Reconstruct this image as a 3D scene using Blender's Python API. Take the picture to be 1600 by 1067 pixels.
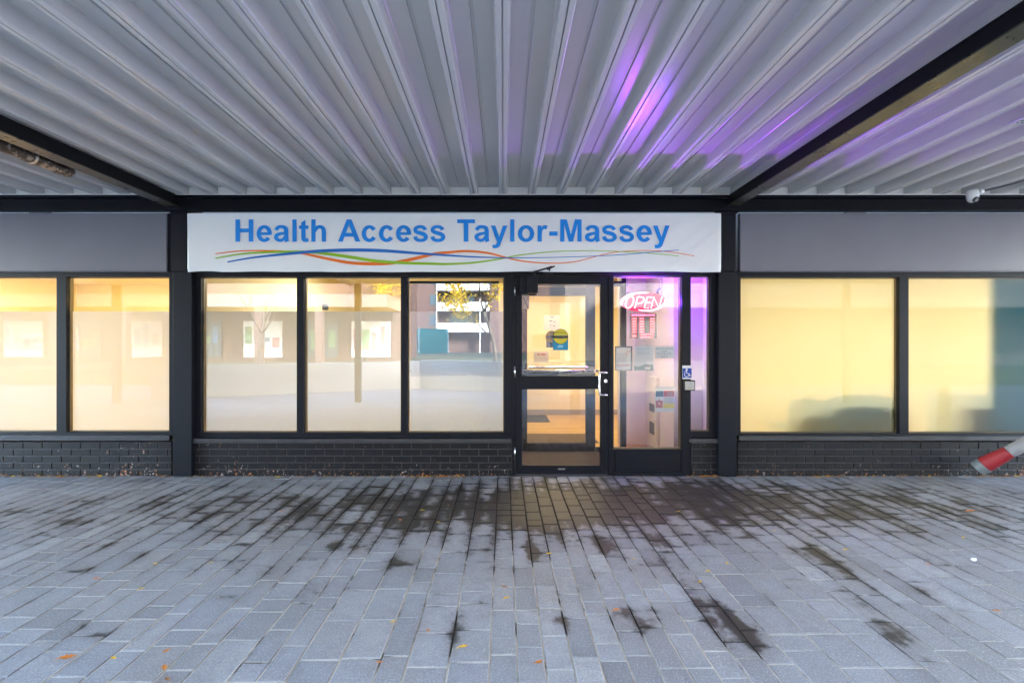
import bpy, bmesh, math, random
from mathutils import Vector, Matrix, noise
random.seed(7)
R = math.radians
for o in list(bpy.data.objects): bpy.data.objects.remove(o)
SC = bpy.context.scene
COL = SC.collection
EYE = 1.373          # camera height
CD = 5.0             # camera distance from the shop front (plane y = 0)
F = 750.0            # focal length in photo pixels
VX, VY = 787.0, 537.0

# ---------------------------------------------------------------- camera
cam = bpy.data.cameras.new('camera')
cam.sensor_width = 36; cam.lens = 36 * F / 1600
cam.shift_x = (800 - VX) / 1600; cam.shift_y = (VY - 533.5) / 1600
cam.clip_start = .05; cam.clip_end = 2000
co = bpy.data.objects.new('camera', cam); COL.objects.link(co)
co.location = (0, -CD, EYE); co.rotation_euler = (R(90), 0, 0)
SC.camera = co
# ---------------------------------------------------------------- world, sun, exposure
SUN_EL, SUN_AZ = 26, 40      # sun stands behind the shops, so the arcade is in shade
w = bpy.data.worlds.new('World'); SC.world = w; w.use_nodes = True
nt = w.node_tree; bg = nt.nodes['Background']
sky = nt.nodes.new('ShaderNodeTexSky'); sky.sky_type = 'NISHITA'; sky.sun_disc = False
sky.sun_elevation = R(SUN_EL); sky.sun_rotation = R(SUN_AZ)
sky.air_density = 1.0; sky.dust_density = 0.8; sky.ozone_density = 1.0
nt.links.new(sky.outputs[0], bg.inputs[0]); bg.inputs[1].default_value = .15
sl = bpy.data.lights.new('sun', 'SUN'); sl.energy = .8; sl.angle = R(12); sl.color = (1, .94, .84)
so = bpy.data.objects.new('sun', sl); COL.objects.link(so)
d = Vector((math.sin(R(SUN_AZ)) * math.cos(R(SUN_EL)), math.cos(R(SUN_AZ)) * math.cos(R(SUN_EL)), math.sin(R(SUN_EL))))
so.rotation_euler = d.to_track_quat('Z', 'Y').to_euler(); so.location = (10, 30, 30)
SC.view_settings.view_transform = 'Standard'; SC.view_settings.look = 'None'
SC.view_settings.exposure = 5.0; SC.view_settings.gamma = 1
SC.render.engine = 'CYCLES'
SC.cycles.use_denoising = True
SC.cycles.max_bounces = 10; SC.cycles.diffuse_bounces = 5; SC.cycles.glossy_bounces = 4
SC.cycles.transparent_max_bounces = 16; SC.cycles.transmission_bounces = 6
SC.cycles.caustics_reflective = False; SC.cycles.caustics_refractive = False
SC.cycles.sample_clamp_indirect = 6

# ---------------------------------------------------------------- helpers
def WX(px, y=0.0): return (px - VX) * (CD + y) / F
def WZ(py, y=0.0): return EYE - (py - VY) * (CD + y) / F

class MB:
    def __init__(s): s.v = []; s.f = []; s.m = []
    def add(s, vs, fs, mi=0):
        n = len(s.v); s.v += [tuple(v) for v in vs]
        for f in fs: s.f.append([n + i for i in f]); s.m.append(mi)
        return s
    def box(s, x0, x1, y0, y1, z0, z1, mi=0, c=0.0):
        if x1 < x0: x0, x1 = x1, x0
        if y1 < y0: y0, y1 = y1, y0
        if z1 < z0: z0, z1 = z1, z0
        if c <= 0:
            vs = [(x0,y0,z0),(x1,y0,z0),(x1,y1,z0),(x0,y1,z0),(x0,y0,z1),(x1,y0,z1),(x1,y1,z1),(x0,y1,z1)]
            return s.add(vs, [(0,3,2,1),(4,5,6,7),(0,1,5,4),(1,2,6,5),(2,3,7,6),(3,0,4,7)], mi)
        c = min(c, (x1-x0)*.45, (y1-y0)*.45, (z1-z0)*.45)
        bm = bmesh.new(); bmesh.ops.create_cube(bm, size=1)
        for v in bm.verts:
            v.co = Vector(((x0+x1)/2 + v.co.x*(x1-x0), (y0+y1)/2 + v.co.y*(y1-y0), (z0+z1)/2 + v.co.z*(z1-z0)))
        bmesh.ops.bevel(bm, geom=list(bm.edges), offset=c, segments=2, profile=.5, affect='EDGES')
        bm.verts.index_update()
        s.add([v.co[:] for v in bm.verts], [[v.index for v in f.verts] for f in bm.faces], mi)
        bm.free(); return s
    def wbox(s, px0, px1, py0, py1, y0, y1, mi=0, c=0.0, yr=None):
        yr = y0 if yr is None else yr
        return s.box(WX(px0, yr), WX(px1, yr), y0, y1, WZ(py1, yr), WZ(py0, yr), mi, c)
    def tube(s, pts, rad, seg=10, mi=0, caps=True):
        pts = [Vector(p) for p in pts]; n = len(pts)
        if not hasattr(rad, '__len__'): rad = [rad]*n
        b = len(s.v); up = None
        for i, p in enumerate(pts):
            t = (pts[min(i+1,n-1)] - pts[max(i-1,0)]).normalized()
            if up is None: up = t.orthogonal().normalized()
            up = (up - t*up.dot(t)).normalized(); sd = t.cross(up)
            for k in range(seg):
                a = 2*math.pi*k/seg
                s.v.append(tuple(p + (up*math.cos(a) + sd*math.sin(a))*rad[i]))
        for i in range(n-1):
            for k in range(seg):
                s.f.append([b+i*seg+k, b+i*seg+(k+1)%seg, b+(i+1)*seg+(k+1)%seg, b+(i+1)*seg+k]); s.m.append(mi)
        if caps:
            s.f.append([b+k for k in range(seg)][::-1]); s.m.append(mi)
            s.f.append([b+(n-1)*seg+k for k in range(seg)]); s.m.append(mi)
        return s
    def quad(s, a, b, c, d, mi=0): return s.add([a,b,c,d], [(0,1,2,3)], mi)
    def build(s, name, mats, parent=None, smooth=False, **tags):
        org = Vector(parent.get('_o', (0,0,0))) if parent else Vector((0,0,0))
        me = bpy.data.meshes.new(name)
        me.from_pydata([tuple(Vector(v) - org) for v in s.v], [], s.f)
        if not isinstance(mats, (list, tuple)): mats = [mats]
        for m in mats: me.materials.append(m)
        if len(mats) > 1: me.polygons.foreach_set('material_index', s.m)
        if smooth: me.shade_smooth()
        me.update()
        o = bpy.data.objects.new(name, me); COL.objects.link(o)
        if parent:
            o.parent = parent; o['_o'] = parent.get('_o', (0,0,0))
        for k, v in tags.items(): o[k] = v
        return o

def thing(name, label, cat, loc=(0,0,0), group=None):
    o = bpy.data.objects.new(name, None); COL.objects.link(o); o.location = loc
    o.empty_display_size = .2
    o['_o'] = tuple(loc); o['label'] = label; o['category'] = cat
    if group: o['group'] = group
    return o
def tag(o, label, cat, group=None):
    o['label'] = label; o['category'] = cat
    if group: o['group'] = group
    return o
def catmull(p, n=8):
    out = []
    P = [p[0]] + list(p) + [p[-1]]
    for i in range(1, len(P)-2):
        for k in range(n):
            t = k/n
            out.append(tuple(.5*((2*b) + (-a+c)*t + (2*a-5*b+4*c-e)*t*t + (-a+3*b-3*c+e)*t**3) for a,b,c,e in zip(P[i-1],P[i],P[i+1],P[i+2])))
    out.append(tuple(p[-1])); return out

# ---------------------------------------------------------------- materials
MC = {}
def nodes(name):
    m = bpy.data.materials.new(name); m.use_nodes = True
    return m, m.node_tree, m.node_tree.nodes['Principled BSDF']
def N(t, kind, **kw):
    n = t.nodes.new(kind)
    for k, v in kw.items():
        if k in n.inputs: n.inputs[k].default_value = v
        else: setattr(n, k, v)
    return n
def mathn(t, op, a, b=None, clamp=False):
    n = t.nodes.new('ShaderNodeMath'); n.operation = op; n.use_clamp = clamp
    for i, x in enumerate((a, b)):
        if x is None: continue
        if isinstance(x, (int, float)): n.inputs[i].default_value = x
        else: t.links.new(x, n.inputs[i])
    return n.outputs[0]
def mixc(t, fac, a, b, mode='MIX'):
    n = t.nodes.new('ShaderNodeMix'); n.data_type = 'RGBA'; n.blend_type = mode
    for i, x in ((0, fac), (6, a), (7, b)):
        if isinstance(x, (int, float)): n.inputs[i].default_value = x
        elif isinstance(x, tuple): n.inputs[i].default_value = (*x, 1)[:4]
        else: t.links.new(x, n.inputs[i])
    return n.outputs[2]
def objco(t):
    return t.nodes.new('ShaderNodeTexCoord').outputs['Object']
def noisen(t, scale, detail=3, vec=None, rough=.55):
    n = N(t, 'ShaderNodeTexNoise', Scale=scale, Detail=detail, Roughness=rough)
    if vec is not None: t.links.new(vec, n.inputs['Vector'])
    return n.outputs['Fac']
def smooth(t, x, lo, hi):
    n = t.nodes.new('ShaderNodeMapRange'); n.interpolation_type = 'SMOOTHSTEP'
    t.links.new(x, n.inputs[0]); n.inputs[1].default_value = lo; n.inputs[2].default_value = hi
    return n.outputs[0]
def paint(name, col, rough=.5, metal=0, var=.15, vs=3.0, bump=.0, bs=60, spec=.5, coat=0, dust=0.0):
    if name in MC: return MC[name]
    m, t, b = nodes(name); v = objco(t)
    f = noisen(t, vs, 5, v)
    c = mixc(t, f, tuple(x*(1-var) for x in col), tuple(min(1, x*(1+var)) for x in col))
    if dust:
        dn = smooth(t, noisen(t, 45, 4, v, .7), .66, .74)
        c = mixc(t, mathn(t, 'MULTIPLY', dn, dust), c, (.45,.43,.42))
    t.links.new(c, b.inputs['Base Color'])
    r = mathn(t, 'MULTIPLY_ADD', noisen(t, vs*4, 4, v), .25); 
    t.nodes[-1].inputs[2].default_value = rough - .12
    t.links.new(r, b.inputs['Roughness'])
    b.inputs['Metallic'].default_value = metal; b.inputs['Specular IOR Level'].default_value = spec
    b.inputs['Coat Weight'].default_value = coat
    if bump:
        bn = N(t, 'ShaderNodeBump', Strength=bump, Distance=.004)
        t.links.new(noisen(t, bs, 4, v), bn.inputs['Height']); t.links.new(bn.outputs[0], b.inputs['Normal'])
    MC[name] = m; return m
def emit(name, col, s):
    if name in MC: return MC[name]
    m, t, b = nodes(name); b.inputs['Base Color'].default_value = (.8,.8,.8,1)
    b.inputs['Emission Color'].default_value = (*col, 1); b.inputs['Emission Strength'].default_value = s
    MC[name] = m; return m
def glass(name, refl=.1, tint=(1,1,1), rough=0.0, ior=1.5):
    if name in MC: return MC[name]
    m = bpy.data.materials.new(name); m.use_nodes = True; t = m.node_tree; t.nodes.clear()
    out = t.nodes.new('ShaderNodeOutputMaterial')
    tr = N(t, 'ShaderNodeBsdfTransparent'); tr.inputs[0].default_value = (*tint, 1)
    gl = N(t, 'ShaderNodeBsdfGlossy'); gl.inputs['Roughness'].default_value = rough; gl.inputs[0].default_value = (1,1,1,1)
    bn = N(t, 'ShaderNodeBump', Strength=.06, Distance=.01)
    t.links.new(noisen(t, 1.3, 1, objco(t)), bn.inputs['Height']); t.links.new(bn.outputs[0], gl.inputs['Normal'])
    lw = N(t, 'ShaderNodeFresnel', IOR=ior)
    f = mathn(t, 'MULTIPLY_ADD', lw.outputs[0], 1.0 - refl, clamp=True); t.nodes[-1].inputs[2].default_value = refl
    mx = t.nodes.new('ShaderNodeMixShader'); t.links.new(f, mx.inputs[0])
    t.links.new(tr.outputs[0], mx.inputs[1]); t.links.new(gl.outputs[0], mx.inputs[2]); t.links.new(mx.outputs[0], out.inputs[0])
    MC[name] = m; return m
def filmmat(name, thru=(.9,.88,.82), face=(.7,.74,.78), k=.6, clear=.0):
    m = bpy.data.materials.new(name); m.use_nodes = True; t = m.node_tree; t.nodes.clear()
    out = t.nodes.new('ShaderNodeOutputMaterial')
    tl = N(t, 'ShaderNodeBsdfTranslucent'); tl.inputs[0].default_value = (*thru, 1)
    df = N(t, 'ShaderNodeBsdfDiffuse'); df.inputs[0].default_value = (*face, 1)
    mx = t.nodes.new('ShaderNodeMixShader'); mx.inputs[0].default_value = 1-k
    t.links.new(tl.outputs[0], mx.inputs[1]); t.links.new(df.outputs[0], mx.inputs[2])
    rf = N(t, 'ShaderNodeBsdfRefraction'); rf.inputs['Roughness'].default_value = .35; rf.inputs['IOR'].default_value = 1.15
    m2 = t.nodes.new('ShaderNodeMixShader'); m2.inputs[0].default_value = clear
    t.links.new(mx.outputs[0], m2.inputs[1]); t.links.new(rf.outputs[0], m2.inputs[2])
    t.links.new(m2.outputs[0], out.inputs[0]); return m

DARK = paint('black_frame_paint', (.0045,.0055,.0105), .45, var=.25, dust=.10, bump=.08, spec=.2)
BEAMP = paint('beam_paint', (.006,.0055,.007), .38, var=.3, dust=.12, bump=.06, spec=.2)
CHANP = paint('channel_paint', (.003,.0035,.0065), .45, var=.3, dust=.15, spec=.15)
DECKP, _t, _b = nodes('deck_enamel')
_b.inputs['Base Color'].default_value = (.62,.605,.59,1); _b.inputs['Roughness'].default_value = .27
CLOSP = paint('closure_white', (.85,.83,.80), .5, var=.08)
GREYP = paint('panel_grey', (.19,.187,.225), .34, var=.05, vs=1.0, bump=.01, bs=5, spec=.6, dust=.12)
SILLP = paint('sill_metal', (.05,.05,.055), .35, metal=.3, var=.3, vs=12)
STEEL = paint('brushed_steel', (.62,.61,.6), .28, metal=1, var=.1)
GREYP2, _t, _b = nodes('satin_panel'); _v = objco(_t)
_t.links.new(mixc(_t, noisen(_t, 1.5, 4, _v), (.155,.153,.185), (.20,.198,.235)), _b.inputs['Base Color']); _b.inputs['Roughness'].default_value = .3
_n = N(_t, 'ShaderNodeBump', Strength=.35, Distance=.03); _t.links.new(noisen(_t, 1.1, 1, _v), _n.inputs['Height']); _t.links.new(_n.outputs[0], _b.inputs['Normal'])
RUBBER = paint('black_rubber', (.012,.012,.014), .6)
WHITEP = paint('white_plastic', (.72,.72,.72), .4, var=.04)
WALLY = paint('warm_wall', (.82,.73,.43), .6, var=.04, vs=1)
WALLW = paint('cream_wall', (.78,.72,.64), .6, var=.04, vs=1)
WALLR = paint('yellow_wall', (.82,.66,.33), .6, var=.04, vs=1)
CEILW = paint('ceiling_white', (.75,.72,.65), .7, var=.04)
GLASS = glass('window_glass', .17)
GLASSD = glass('door_glass', .07)
GLASSR = glass('side_unit_glass', .005, ior=1.3)
GLASSL = glass('far_unit_glass', .03, ior=1.4)

def boxobj(name, m, parent, *a, **k):
    c = k.pop('c', 0); return MB().box(*a, c=c).build(name, m, parent, **k)

# ================================================================ SETTING: ground
def stain_field(x, y):
    f = 0.02
    # tracked-out wet grime fanning from the door along the shop front
    ax = 1.0 if -2.3 < x < 2.6 else max(0, 1 - (abs(x - .15) - 2.45) / 2.6)
    side = 1.0 if x > -2.0 else .9
    f += .50 * ax * side * math.exp(-((y + .95) / .75) ** 2)
    f += .40 * math.exp(-((x - .35) / 1.5) ** 2 - ((y + .85) / .7) ** 2)
    f += .34 * math.exp(-((x - 1.9) / .9) ** 2 - ((y + .5) / .5) ** 2)
    f += .22 * max(0, min(1, (x - 2.4) / 1.2)) * math.exp(-((y + .9) / .6) ** 2)
    for cx, cy, sx, sy, a in BLOBS:
        f += a * math.exp(-((x - cx) / sx) ** 2 - ((y - cy) / sy) ** 2)
    f -= .12 * max(0, min(1, (-1.9 - y) / 1.2))
    return f
def gp(px, py):
    d_ = F * EYE / (py - VY); return ((px - VX) * d_ / F, d_ - CD)
BLOBS = []
for px, py, sx, sy, a in [(710,995,.03,.16,.8),(683,935,.04,.12,.6),(750,935,.03,.10,.6),(870,965,.06,.05,.75),(885,975,.03,.09,.6),
    (970,955,.05,.12,.75),(1010,975,.03,.08,.6),(1020,952,.09,.03,.55),(1095,945,.05,.28,.8),(1140,965,.04,.20,.85),(1180,1000,.04,.12,.8),
    (1330,900,.06,.40,.65),(1350,950,.05,.30,.65),(1410,1000,.05,.22,.65),(1440,920,.08,.08,.55),(1480,965,.10,.03,.5),(620,880,.03,.10,.5),
    (520,852,.05,.07,.8),(490,920,.02,.10,.5),(60,800,.35,.10,.5),(100,815,.30,.06,.5),(170,850,.12,.04,.5),(230,868,.05,.04,.55),(380,850,.05,.05,.5),
    (130,890,.10,.04,.5),(140,980,.06,.05,.45),(160,990,.04,.03,.5),(350,930,.10,.03,.5),(1290,865,.10,.18,.4),(1240,900,.05,.2,.35),
    (830,860,.05,.22,.75),(945,855,.06,.12,.7),(1030,850,.06,.15,.6),(560,825,.2,.1,.4),(640,815,.15,.18,.35),(860,800,.5,.3,.2)]:
    x, y = gp(px, py); BLOBS.append((x, y, max(sx,.06), sy, a*.85))

def paver_material():
    m, t, b = nodes('stone_pavers')
    L = t.links
    at = N(t, 'ShaderNodeAttribute', attribute_name='tl'); ts = N(t, 'ShaderNodeAttribute', attribute_name='ts')
    st = N(t, 'ShaderNodeAttribute', attribute_name='st'); rn = N(t, 'ShaderNodeAttribute', attribute_name='rn')
    a = N(t, 'ShaderNodeSeparateXYZ'); L.new(at.outputs['Vector'], a.inputs[0])
    s = N(t, 'ShaderNodeSeparateXYZ'); L.new(ts.outputs['Vector'], s.inputs[0])
    ex = mathn(t, 'SUBTRACT', s.outputs[0], mathn(t, 'ABSOLUTE', a.outputs[0]))
    ey = mathn(t, 'SUBTRACT', s.outputs[1], mathn(t, 'ABSOLUTE', a.outputs[1]))
    ey2 = mathn(t, 'MULTIPLY', ey, 1.7)
    edge = mathn(t, 'MINIMUM', ex, ey2)
    v = objco(t)
    r = rn.outputs['Fac']
    base = mixc(t, r, (.18,.182,.194), (.36,.358,.366))
    base = mixc(t, mathn(t, 'MULTIPLY', smooth(t, mathn(t, 'FRACT', mathn(t, 'MULTIPLY', r, 7.3)), .6, .95), .5), base, (.32,.295,.285))
    base = mixc(t, mathn(t, 'MULTIPLY', smooth(t, noisen(t, .9, 6, v, .65), .42, .62), .55), base, (.20,.187,.185))
    base = mixc(t, mathn(t, 'MULTIPLY', smooth(t, noisen(t, 2.2, 4, v), .4, .65), .4), base, (.31,.33,.38))
    base = mixc(t, mathn(t, 'MULTIPLY', smooth(t, noisen(t, 11, 6, v, .75), .35, .7), .55), base, (.21,.215,.235))
    base = mixc(t, mathn(t, 'MULTIPLY', smooth(t, noisen(t, 130, 3, v, .7), .5, .72), .6), base, (.60,.60,.62))
    base = mixc(t, mathn(t, 'MULTIPLY', smooth(t, noisen(t, 95, 3, v, .7), .54, .7), .6), base, (.13,.13,.14))
    # scuffed pale arrises next to the joints
    base = mixc(t, mathn(t, 'MULTIPLY', mathn(t, 'SUBTRACT', 1.0, smooth(t, edge, .0, .005)), .4), base, (.45,.43,.41))
    # thin cracks / scattered chalk and droppings
    sp = smooth(t, noisen(t, 38, 2, v, .4), .77, .80)
    base = mixc(t, mathn(t, 'MULTIPLY', sp, .55), base, (.5,.53,.55))
    # wet grime: strongest along the joints, its own ragged shape
    n1 = noisen(t, 3.2, 4, v, .6); n2 = noisen(t, 22, 4, v, .65)
    val = mathn(t, 'ADD', st.outputs['Fac'], mathn(t, 'MULTIPLY', mathn(t, 'SUBTRACT', n1, .5), 1.6))
    val = mathn(t, 'ADD', val, mathn(t, 'MULTIPLY', mathn(t, 'SUBTRACT', n2, .5), .75))
    val = mathn(t, 'ADD', val, mathn(t, 'MULTIPLY', mathn(t, 'SUBTRACT', r, .5), -.12))
    val = mathn(t, 'SUBTRACT', val, mathn(t, 'MULTIPLY', edge, 5.4))
    g = smooth(t, val, .17, .56)
    soft = smooth(t, val, -.35, .5)
    base = mixc(t, mathn(t, 'MULTIPLY', soft, .42), base, (.13,.112,.105))
    base = mixc(t, mathn(t, 'MULTIPLY', g, .93), base, (.013,.011,.009))
    L.new(base, b.inputs['Base Color'])
    rr = t.nodes.new('ShaderNodeMix'); L.new(g, rr.inputs[0]); rr.inputs[2].default_value = .62; rr.inputs[3].default_value = .5
    L.new(rr.outputs[0], b.inputs['Roughness'])
    bn = N(t, 'ShaderNodeBump', Strength=.35, Distance=.002)
    L.new(mathn(t, 'ADD', noisen(t, 240, 3, v), mathn(t, 'MULTIPLY', noisen(t, 18, 3, v), 1.5)), bn.inputs['Height']); L.new(bn.outputs[0], b.inputs['Normal'])
    return m

def build_pavement():
    vs, fs, tl, ts, st, rn = [], [], [], [], [], []
    rng = random.Random(3)
    seq = [.119,.119,.178,.148,.178,.119]
    x = -7.6; k = 0; G = .0085
    while x < 7.6:
        wd = rng.choice(seq); y = -5.8 - rng.random()*.2
        while y < -.012:
            ln = rng.choice([.12,.178,.237,.237,.297,.297,.178])
            y1 = min(y + ln, -.006)
            if y1 - y > .03:
                xa, xb, ya, yb = x + G/2, x + wd - G/2, y + G/2, y1 - G/2
                cx, cy, hx, hy = (xa+xb)/2, (ya+yb)/2, (xb-xa)/2, (yb-ya)/2
                nx, ny = 3, max(2, int((yb-ya)/.045))
                b0 = .003
                X = [xa, xa+b0] + [xa+b0+(xb-xa-2*b0)*i/nx for i in range(1, nx)] + [xb-b0, xb]
                Y = [ya, ya+b0] + [ya+b0+(yb-ya-2*b0)*i/ny for i in range(1, ny)] + [yb-b0, yb]
                tz = rng.gauss(0, .0009); tx = rng.gauss(0, .006); ty = rng.gauss(0, .004)
                r = min(1, max(0, rng.gauss(.5, .26)))
                n0 = len(vs); W_ = len(X)
                for j, yy in enumerate(Y):
                    for i, xx in enumerate(X):
                        e = i in (0, W_-1) or j in (0, len(Y)-1)
                        vs.append((xx, yy, tz + (xx-cx)*tx + (yy-cy)*ty - (.0022 if e else 0)))
                        tl.append((xx-cx, yy-cy, 0)); ts.append((hx, hy, 0)); st.append(stain_field(xx, yy)); rn.append(r)
                for j in range(len(Y)-1):
                    for i in range(W_-1):
                        a = n0 + j*W_ + i; fs.append((a, a+1, a+1+W_, a+W_))
                # skirt
                ring = [n0+i for i in range(W_)] + [n0+j*W_+W_-1 for j in range(1, len(Y))] + [n0+(len(Y)-1)*W_+i for i in range(W_-2,-1,-1)] + [n0+j*W_ for j in range(len(Y)-2,0,-1)]
                m0 = len(vs)
                for q in ring:
                    vx = vs[q]; vs.append((vx[0], vx[1], -.02)); tl.append(tl[q]); ts.append(ts[q]); st.append(st[q]); rn.append(r)
                for q in range(len(ring)):
                    q2 = (q+1) % len(ring); fs.append((ring[q], m0+q, m0+q2, ring[q2]))
            y = y1
        x += wd; k += 1
    me = bpy.data.meshes.new('pavement'); me.from_pydata(vs, [], fs)
    for nm, data, ty_ in (('tl', tl, 'FLOAT_VECTOR'), ('ts', ts, 'FLOAT_VECTOR'), ('st', st, 'FLOAT'), ('rn', rn, 'FLOAT')):
        A = me.attributes.new(nm, ty_, 'POINT')
        if ty_ == 'FLOAT': A.data.foreach_set('value', data)
        else: A.data.foreach_set('vector', [c for p in data for c in p])
    me.materials.append(paver_material())
    o = bpy.data.objects.new('pavement', me); COL.objects.link(o); o['kind'] = 'structure'
    # joint sand between the pavers
    vs, fs, st = [], [], []
    nx, ny = 300, 120
    for j in range(ny+1):
        for i in range(nx+1):
            x = -7.6 + 15.2*i/nx; y = -5.9 + 5.9*j/ny
            vs.append((x, y, -.0045)); st.append(stain_field(x, y))
    for j in range(ny):
        for i in range(nx):
            a = j*(nx+1)+i; fs.append((a, a+1, a+nx+2, a+nx+1))
    me = bpy.data.meshes.new('joint_sand'); me.from_pydata(vs, [], fs)
    A = me.attributes.new('st', 'FLOAT', 'POINT'); A.data.foreach_set('value', st)
    m, t, b = nodes('joint_sand'); v = objco(t)
    s_ = N(t, 'ShaderNodeAttribute', attribute_name='st')
    val = mathn(t, 'ADD', s_.outputs['Fac'], mathn(t, 'MULTIPLY', mathn(t, 'SUBTRACT', noisen(t, 3.2, 4, v, .6), .5), 1.2))
    c = mixc(t, noisen(t, 90, 3, v), (.44,.40,.34), (.72,.66,.57))
    c = mixc(t, smooth(t, noisen(t, 5, 3, v), .55, .7), c, (.12,.10,.08))
    c = mixc(t, smooth(t, val, .0, .26), c, (.022,.018,.014))
    t.links.new(c, b.inputs['Base Color']); b.inputs['Roughness'].default_value = .95
    bn = N(t, 'ShaderNodeBump', Strength=.6, Distance=.003); t.links.new(noisen(t, 300, 3, v), bn.inputs['Height']); t.links.new(bn.outputs[0], b.inputs['Normal'])
    me.materials.append(m)
    o = bpy.data.objects.new('paving_joints', me); COL.objects.link(o); o['kind'] = 'structure'
build_pavement()
# the open plaza beyond, one sheet to the horizon
m, t, b = nodes('plaza_paving'); v = objco(t)
br = N(t, 'ShaderNodeTexBrick'); t.links.new(v, br.inputs['Vector'])
br.inputs['Color1'].default_value = (.20,.205,.225,1); br.inputs['Color2'].default_value = (.27,.27,.285,1); br.inputs['Mortar'].default_value = (.3,.28,.25,1)
br.inputs['Scale'].default_value = 1; br.inputs['Mortar Size'].default_value = .006; br.inputs['Brick Width'].default_value = .24; br.inputs['Row Height'].default_value = .14
t.links.new(mixc(t, smooth(t, noisen(t, 1.5, 5, v), .35, .75), br.outputs[0], (.15,.15,.16)), b.inputs['Base Color']); b.inputs['Roughness'].default_value = .7
g = MB(); g.quad((-400,-400,-.016),(400,-400,-.016),(400,400,-.016),(-400,400,-.016))
g.build('ground', m, None, kind='structure')

# ================================================================ CANOPY
PITCH = .2973; ZB = WZ(309); ZT = ZB + .092
canopy = thing('arcade_canopy', 'pale corrugated metal canopy on black steel beams over the grey paving', 'canopy', (0, -3, 0))
Y0, Y1 = -6.05, -.035
def deck_profile(x0, x1):
    """underside of a ribbed steel deck between x0 and x1"""
    pts = []
    k0 = math.floor((x0 - WX(786)) / PITCH) - 1; k1 = math.ceil((x1 - WX(786)) / PITCH) + 1
    for k in range(k0, k1+1):
        c = WX(786) + k*PITCH
        pr = [(-.0435,ZT),(-.0385,ZT-.004),(-.0345,ZB+.007),(-.0305,ZB+.001),(-.027,ZB),(-.0050,ZB),(-.0030,ZB+.003),(-.0026,ZB+.022),(.0026,ZB+.022),(.0030,ZB+.003),(.0050,ZB),
              (.027,ZB),(.0305,ZB+.001),(.0345,ZB+.007),(.0385,ZT-.004),(.0435,ZT),
              (PITCH/2-.012,ZT),(PITCH/2-.009,ZT-.0015),(PITCH/2-.006,ZT+.009),(PITCH/2+.006,ZT+.009),(PITCH/2+.009,ZT-.0015),(PITCH/2+.012,ZT)]
        pts += [(c+a, z) for a, z in pr]
    return [p for p in pts if x0 <= p[0] <= x1]
dk = MB()
P = deck_profile(-9.5, 9.5); ys = [Y0, -5, -3.5, -2, -1, Y1]
n0 = 0
for y in ys: dk.v += [(x, y, z) for x, z in P]
for j in range(len(ys)-1):
    for i in range(len(P)-1):
        a = j*len(P)+i; dk.f.append((a, a+len(P), a+len(P)+1, a+1)); dk.m.append(0)
dk.box(-9.5, 9.5, Y0, Y1, ZT+.03, ZT+.12)
deck = dk.build('ribbed_deck', DECKP, canopy)
# closure strips where the deck pans meet the front wall
cl = MB(); k = -32
for k in range(-32, 33):
    c = WX(786) + k*PITCH
    cl.box(c+.0415, c+PITCH-.0415, -.062, -.05, ZB-.003, ZT-.002)
cl.box(-9.5, 9.5, -.13, -.05, ZB-.010, ZB-.0035)
cl.build('closure_strip', CLOSP, canopy)
# fascia channel along the shop front
fc = MB(); fc.box(-9.5, 9.5, -.085, .0, WZ(332), WZ(314.5), c=.004); fc.box(-9.5, 9.5, -.125, .0, WZ(314), ZB-.0105, c=.002)
fc.box(-9.5, 9.5, -.115, -.086, WZ(333.5), WZ(330.5), c=.001)
rng = random.Random(9)
for k in range(110):
    x = -7 + 14*k/110 + rng.uniform(-.05,.05); z = rng.uniform(WZ(327), WZ(318)); fc.tube([(x,-.084,z),(x,-.090,z)], .0035, 6)
fc.build('fascia_channel', CHANP, canopy)
def ibeam(xr, wid, zb, side):
    b_ = MB(); x0, x1 = (xr - wid, xr) if side < 0 else (xr, xr + wid)
    b_.box(x0, x1, Y0, -.02, zb, zb+.010, mi=1, c=.002)
    b_.box((x0+x1)/2-.004, (x0+x1)/2+.004, Y0, -.02, zb+.010, ZB-.02)
    b_.box(x0, x1, Y0, -.02, ZB-.016, ZB-.004, c=.002)
    # boxed-in web plate on the face towards the middle bay
    xf = x1-.012 if side < 0 else x0+.004
    b_.box(xf, xf+.008, Y0, -.02, zb+.0105, ZB-.0165)
    return b_.build('steel_beam', [BEAMP, paint('flange_window_glow', (.040,.037,.022), .3, var=.3, dust=.3, spec=.8)], canopy)  # olive underside colour paints in the warm window light on the flange
XLB, XRB = -3.333, 2.294
ibeam(XLB, .13, EYE+1.405, -1); ibeam(XRB, .125, EYE+1.413, 1)
ibeam(XLB-5.63, .13, EYE+1.405, -1); ibeam(XRB+5.63, .125, EYE+1.413, 1)
# eave beam and free-standing posts at the open side
boxobj('eave_beam', BEAMP, canopy, -9.5, 9.5, Y0-.13, Y0-.002, EYE+1.41, ZT+.12, c=.003)
for x in (XLB-5.7, XLB-.065, XRB+.065, XRB+5.7):
    if abs(x) < 9.4:
        boxobj('post', DARK, canopy, x-.065, x+.065, Y0-.128, Y0-.004, 0, EYE+1.408, c=.004)
# wall columns
def column(pxu0, pxu1, pxl0, pxl1):
    c_ = MB()
    c_.wbox(pxl0, pxl1, 424.5, 744, -.075, .10, c=.003)
    c_.wbox(pxu0, pxu1, 333.5, 424.3, -.045, .10, c=.003)
    c_.wbox(pxu0-6, pxu0+3, 333.5, 424.3, -.012, .10)
    c_.wbox((pxu0+pxu1)/2-14, (pxu0+pxu1)/2+14, 314, 333, -.05, .08)
    return c_.build('column', DARK, canopy)
column(268, 291, 270, 299); column(1128, 1150, 1123, 1151)
column(268-845, 291-845, 270-845, 299-845); column(1128+845, 1150+845, 1123+845, 1151+845)

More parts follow.
